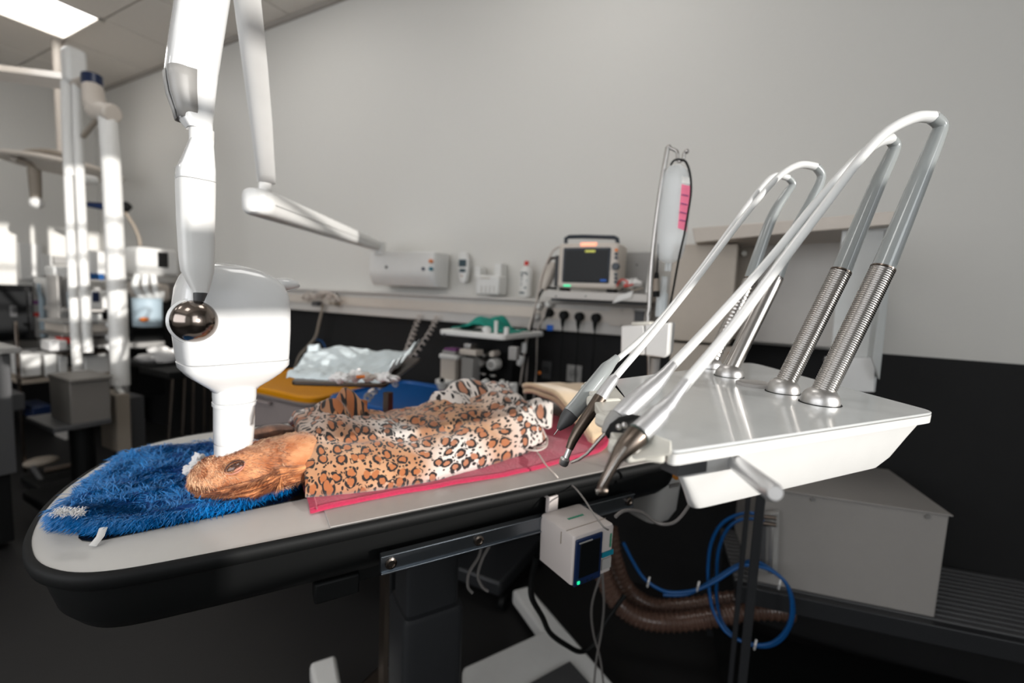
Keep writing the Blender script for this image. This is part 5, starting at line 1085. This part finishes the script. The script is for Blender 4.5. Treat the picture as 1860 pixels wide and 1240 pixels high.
lbx(90, 618, 124, 638, -3.88, .15, 'white_cloth', 'gauze', bevel=.012, label='folded white cloth on the left of the trolley of stacked trays', cat='cloth')
lbx(160, 570, 186, 583, -3.9, .12, 'white_packet', 'white_satin', label='white packet with pale blue edge on the top trolley tray', cat='packet')
# device with small blue screen
dv = thing('desk_device', 'white device with a small navy screen standing on the trolley', 'device', P(190, 565, x=-3.8))
lbx(164, 528, 212, 562, -3.8, .15, 'case', 'white_satin', dv, .012); lbx(168, 530, 181, 548, -3.795, .01, 'screen', 'navy', dv)
lbx(160, 455, 196, 500, -3.9, .16, 'paper_roll', 'white_satin', bevel=.02, label='white paper-roll holder behind the right-hand hanging tube', cat='holder')
lbx(162, 497, 190, 508, -3.88, .14, 'roll_shelf', 'blue_hose', label='small blue-grey bracket under the white paper-roll holder', cat='bracket')
# wheeled grey cabinet
wc = thing('wheeled_cabinet', 'grey wheeled cabinet with a white bottom plate, left of the operating table', 'cabinet', P(160, 800, x=-3.0))
lbx(128, 690, 202, 776, -3.0, .26, 'case', 'grey_mid', wc, .006); lbx(126, 686, 206, 692, -2.98, .28, 'cabinet_top', 'grey_mid', wc); lbx(96, 769, 204, 778, -2.98, .36, 'bottom_plate', 'grey_dark', wc)
for x_, y_ in ((128, 808), (196, 802)): q = P(x_, y_, x=-3.0); q.z = .045; obj(M().cyl(q-V((0, .02, 0)), q+V((0, .02, 0)), .045, 18), 'castor', 'black_rubber', wc)
q0 = P(150, 800, x=-3.1); obj(M().box(V((q0.x, q0.y, .12)), (.3, .4, .05)), 'base', 'black_rubber', wc, bevel=.01); obj(M().cyl(V((q0.x, q0.y, .1)), V((q0.x, q0.y, P(150, 775, x=-3.1).z)), .05), 'stem', 'black_rubber', wc)
# hanging double tubes on a ceiling arm
cl = thing('ceiling_tube_rig', 'pale ceiling rig with long hanging tubes, at the left', 'tube rig', P(135, 95, d=2.7))
DD = 2.7
def tb_(pts, r_, nm, mt_='white_satin', d=DD, n=14, lab=None): obj(M().tube(catmull([P(a, b, d=d) for a, b in pts], 6), r_, n), nm, mt_, cl, smooth=60, label=lab)
obj(M().tube([P(-60, 125, d=3.0), P(60, 140, d=2.8), P(150, 152, d=2.7)], .048, 4), 'cross_beam', 'white_warm', cl, smooth=0)
obj(M().box(P(135, 122, d=2.7), (.10, .10, .20)), 'end_block', 'white_satin', cl, bevel=.02)
tb_([(122, 150), (125, 260), (128, 320)], .030, 'upper_tube'); tb_([(124, 300), (128, 400), (133, 520), (139, 640), (142, 680), (150, 722)], .024, 'hanging_tube')
tb_([(140, 150), (144, 300), (150, 430), (155, 540), (160, 640)], .024, 'hanging_tube')
obj(M().cyl(P(167, 138, d=2.66), P(168, 158, d=2.66), .05, 20), 'dark_collar', 'navy', cl, label='dark blue collar')
obj(M().tube([P(168, 158, d=2.66), P(172, 190, d=2.64), P(185, 203, d=2.62)], [.05, .055, .05], 16), 'elbow', 'white_warm', cl, smooth=60)
obj(M().tube([P(170, 200, d=2.64), P(206, 206, d=2.6)], .052, 16), 'elbow_end', 'white_warm', cl, bevel=.01)
obj(M().tube([P(180, 212, d=2.64), P(151, 248, d=2.70)], .014, 10), 'strut', 'beige_dark', cl)
tb_([(196, 215), (203, 320), (208, 430), (214, 560), (219, 700)], .045, 'thick_tube', d=2.62); tb_([(208, 620), (210, 690), (222, 716)], .016, 'thin_tube', d=2.6)
# operating lamp
lm = thing('operating_lamp', 'round operating lamp with a hanging beige handle, at the left', 'lamp', P(90, 300, d=3.3))
cL = P(115, 300, d=3.4)
obj(M().lathe([(0, .03), (.20, .03), (.34, .0), (.35, -.02), (.33, -.035), (.30, -.02), (0, -.02)], cL, V((.05, .05, 1)), 40), 'lamp_dome', 'white_warm', lm, smooth=50)
obj(M().tube(catmull([P(x, y, d=3.2) for x, y in ((28, 285), (50, 276), (90, 275), (125, 284))], 6), .018, 10), 'side_rail', 'beige_dark', lm, smooth=60)
obj(M().sphere(P(30, 287, d=3.2), .035), 'rail_end', 'white_warm', lm); obj(M().tube(catmull([P(x, y, d=3.2) for x, y in ((30, 290), (52, 298), (66, 315))], 6), .022, 10), 'handle_bracket', 'beige_dark', lm, smooth=60)
obj(M().tube([P(62, 308, d=3.2), P(64, 335, d=3.2), P(66, 362, d=3.2)], [.036, .034, .03], 16), 'handle', 'beige_dark', lm); obj(M().sphere(P(67, 368, d=3.2), .042), 'handle_tip', 'white_satin', lm, label='white handle tip')
lbx(150, 318, 182, 333, -4.2, .25, 'side_lamp', 'white_satin', label='small pale lamp head behind the hanging tubes', cat='lamp', bevel=.02)
obj(M().cyl(cL, V((cL.x, cL.y, ZC)), .03), 'lamp_stem', 'white_warm', lm)
# dark clip arm with cable
ca = thing('clip_arm', 'thin black clip arm with a hanging cable by the far corner', 'arm', P(190, 378, d=3.4))
obj(M().tube([P(156, 371, d=3.4), P(195, 376, d=3.4)], [.018, .03], 10), 'arm', 'navy', ca); obj(M().tube([P(195, 376, d=3.4), P(222, 380, d=3.4), P(234, 372, d=3.4)], [.02, .045, .03], 10), 'clip', 'black_rubber', ca)
obj(M().tube(catmull([P(x, y, d=3.4) for x, y in ((226, 384), (244, 412), (254, 440), (250, 460), (236, 470))], 6), .012, 8), 'cable', 'beige_dark', ca); obj(M().tube([P(221, 384, d=3.4), P(222, 460, d=3.4)], .006, 6), 'cable', 'charcoal', ca)
# second anaesthesia workstation
wk = thing('anaesthesia_workstation', 'white anaesthesia workstation with a small screen, hoses and clear canister, behind the x-ray head', 'machine', P(280, 620, x=-3.9))
lbx(250, 450, 328, 502, -3.9, .35, 'monitor_case', 'white_satin', wk, .03); lbx(287, 458, 306, 486, -3.895, .01, 'screen', 'black_gloss', wk)
for i in range(3):
    obj(M().tube(catmull([P(250+i*14, 500, x=-3.88), P(246+i*18, 520+i*3, x=-3.85), P(262+i*14, 545, x=-3.85), P(270+i*12, 530, x=-3.88)], 6), .022, 10), 'corrugated_hose', 'hose_white', wk, smooth=60)
lbx(248, 515, 310, 548, -3.9, .25, 'housing', 'white_warm', wk, .02)
q = P(268, 592, x=-3.85); obj(M().lathe([(0, 0), (.085, 0), (.09, .20), (.085, .2), (0, .2)], q, Z, 24), 'canister', 'pale_blue', wk, smooth=50); q2 = P(262, 580, x=-3.76); obj(M().sphere(q2, .022, (1, 1.3, .7)), 'granules', 'orange', wk, label='orange patch in the canister')
lbx(236, 596, 300, 622, -3.95, .3, 'lower_case', 'black_rubber', wk, .01); lbx(228, 533, 250, 620, -4.0, .06, 'black_panel', 'black_rubber', wk); lbx(246, 623, 300, 720, -4.0, .06, 'stand_panel', 'black_rubber', wk)
lbx(205, 622, 300, 632, -3.85, .4, 'side_shelf', 'grey_satin', wk)
obj(crumple(P(297, 645, x=-3.3), .085, (.6, 1.3, .55), 5), 'white_bundle', 'gauze', label='crumpled white cloth bundle left of the x-ray head', cat='cloth', smooth=70)
q = P(297, 652, x=-3.3); lbx(270, 660, 340, 668, -3.2, .4, 'dark_shelf', 'black_rubber', label='thin dark shelf under the crumpled white bundle', cat='shelf')
sv = thing('steel_stand', 'stand with several upright thin steel legs behind the table end', 'stand', P(345, 800, x=-3.0))
for x0_, x1_ in ((314, 306), (336, 331), (352, 350), (372, 371), (384, 384)):
    a, b = P(x0_, 686, x=-3.0), P(x1_, 800, x=-3.0); obj(M().tube([a, a.lerp(b, .5), b, V((b.x, b.y, .0))], .010, 8), 'leg', 'steel_dark', sv)
lbx(306, 672, 392, 684, -2.95, .35, 'frame', 'black_rubber', sv)
lbx(238, 720, 264, 815, -3.2, .2, 'grey_bin', 'grey_dark', label='dim grey bin on the floor between wheeled cabinet and steel stand', cat='bin'); lbx(212, 716, 238, 820, -3.1, .2, 'beige_bin', 'beige_dark', label='dim beige bin beside the wheeled cabinet', cat='bin')
lbx(20, 715, 46, 745, -3.8, .2, 'floor_box', 'grey_dark', label='small dim box low under the counter at far left', cat='box'); lbx(60, 738, 96, 758, -3.8, .25, 'floor_box', 'navy', label='dark blue box low under the counter', cat='box')
# near dark cupboard at the left edge
nc = thing('side_cupboard', 'dark grey cupboard with pale worktop edge at the far left', 'cupboard', P(0, 860, x=-2.9))
lbx(-90, 646, 26, 872, -2.9, .5, 'case', 'grey_dark', nc, .004); lbx(-95, 634, 40, 645, -2.88, .55, 'worktop', 'grey_satin', nc, .004); lbx(-90, 872, 24, 1000, -2.93, .4, 'plinth', 'black_rubber', nc)
# foot pedal
fp_ = thing('foot_pedal', 'black and metal foot pedal on the floor, left of the operating table', 'pedal', P(115, 860, z=.02))
a, b = P(80, 856, z=.10), P(165, 838, z=.10)
obj(M().tube([a, b], .018, 8), 'bar', 'steel_dark', fp_); c = P(75, 838, z=.09); obj(M().sphere(c, .06, (1, 1.4, .5)), 'pedal_cap', 'beige_dark', fp_)
obj(M().box(P(115, 866, z=.03), (.28, .3, .05)), 'base', 'black_rubber', fp_, bevel=.01); obj(M().tube(catmull([P(60, 848, z=.1), P(75, 870, z=.05), P(90, 884, z=.012)], 5), .014, 8), 'cable', 'grey_dark', fp_)

for i, (x0_, y0_, x1_, y1_, xf, mt_, lab, ct_) in enumerate([
 (126, 500, 160, 560, -4.6, 'white_satin', 'pale box between the two hanging tubes, on the rear counter', 'box'),
 (200, 470, 232, 505, -4.4, 'white_satin', 'white box left of the workstation monitor', 'box'),
 (98, 484, 128, 504, -4.7, 'hose_white', 'white case lying on top of the tall plain box', 'case')]):
    lbx(x0_, y0_, x1_, y1_, xf, .18, 'white_case', mt_, bevel=.012, label=lab, cat=ct_)
rs2 = thing('rear_shelf', 'white shelf with upright panel behind the hanging tubes on the left', 'shelf', P(165, 640, x=-4.6))
lbx(112, 559, 236, 566, -4.55, .34, 'shelf_board', 'trim_white', rs2, .002); lbx(112, 500, 118, 860, -4.62, .2, 'side_panel', 'trim_white', rs2, .002); lbx(228, 470, 234, 860, -4.62, .2, 'side_panel', 'trim_white', rs2, .002)
lbx(114, 504, 236, 510, -4.6, .28, 'shelf_board', 'trim_white', rs2, .002)
for i, (x, w_, h_, mt_) in enumerate(((130, 8, 26, 'pale_blue'), (142, 9, 30, 'white_satin'), (178, 10, 24, 'white_warm'), (214, 9, 30, 'hose_white'))):
    p0 = P(x, 559, x=-4.52); r_ = .022+.003*i; h_ = .14+.01*i
    t = thing('jar', ['pale blue jar leftmost on the rear white shelf', 'white jar second on the rear white shelf', 'off-white jar in the middle of the rear white shelf', 'glossy white jar at the right of the rear white shelf'][i], 'jar', p0, 'jars on the rear shelf')
    obj(M().lathe([(0, 0), (r_, 0), (r_, h_*.8), (r_*.8, h_*.86), (0, h_*.86)], p0, Z, 16), 'jar_body', mt_, t); obj(M().lathe([(0, h_*.86), (r_*.85, h_*.86), (r_*.85, h_), (0, h_)], p0, Z, 16), 'lid', 'grey_satin', t)
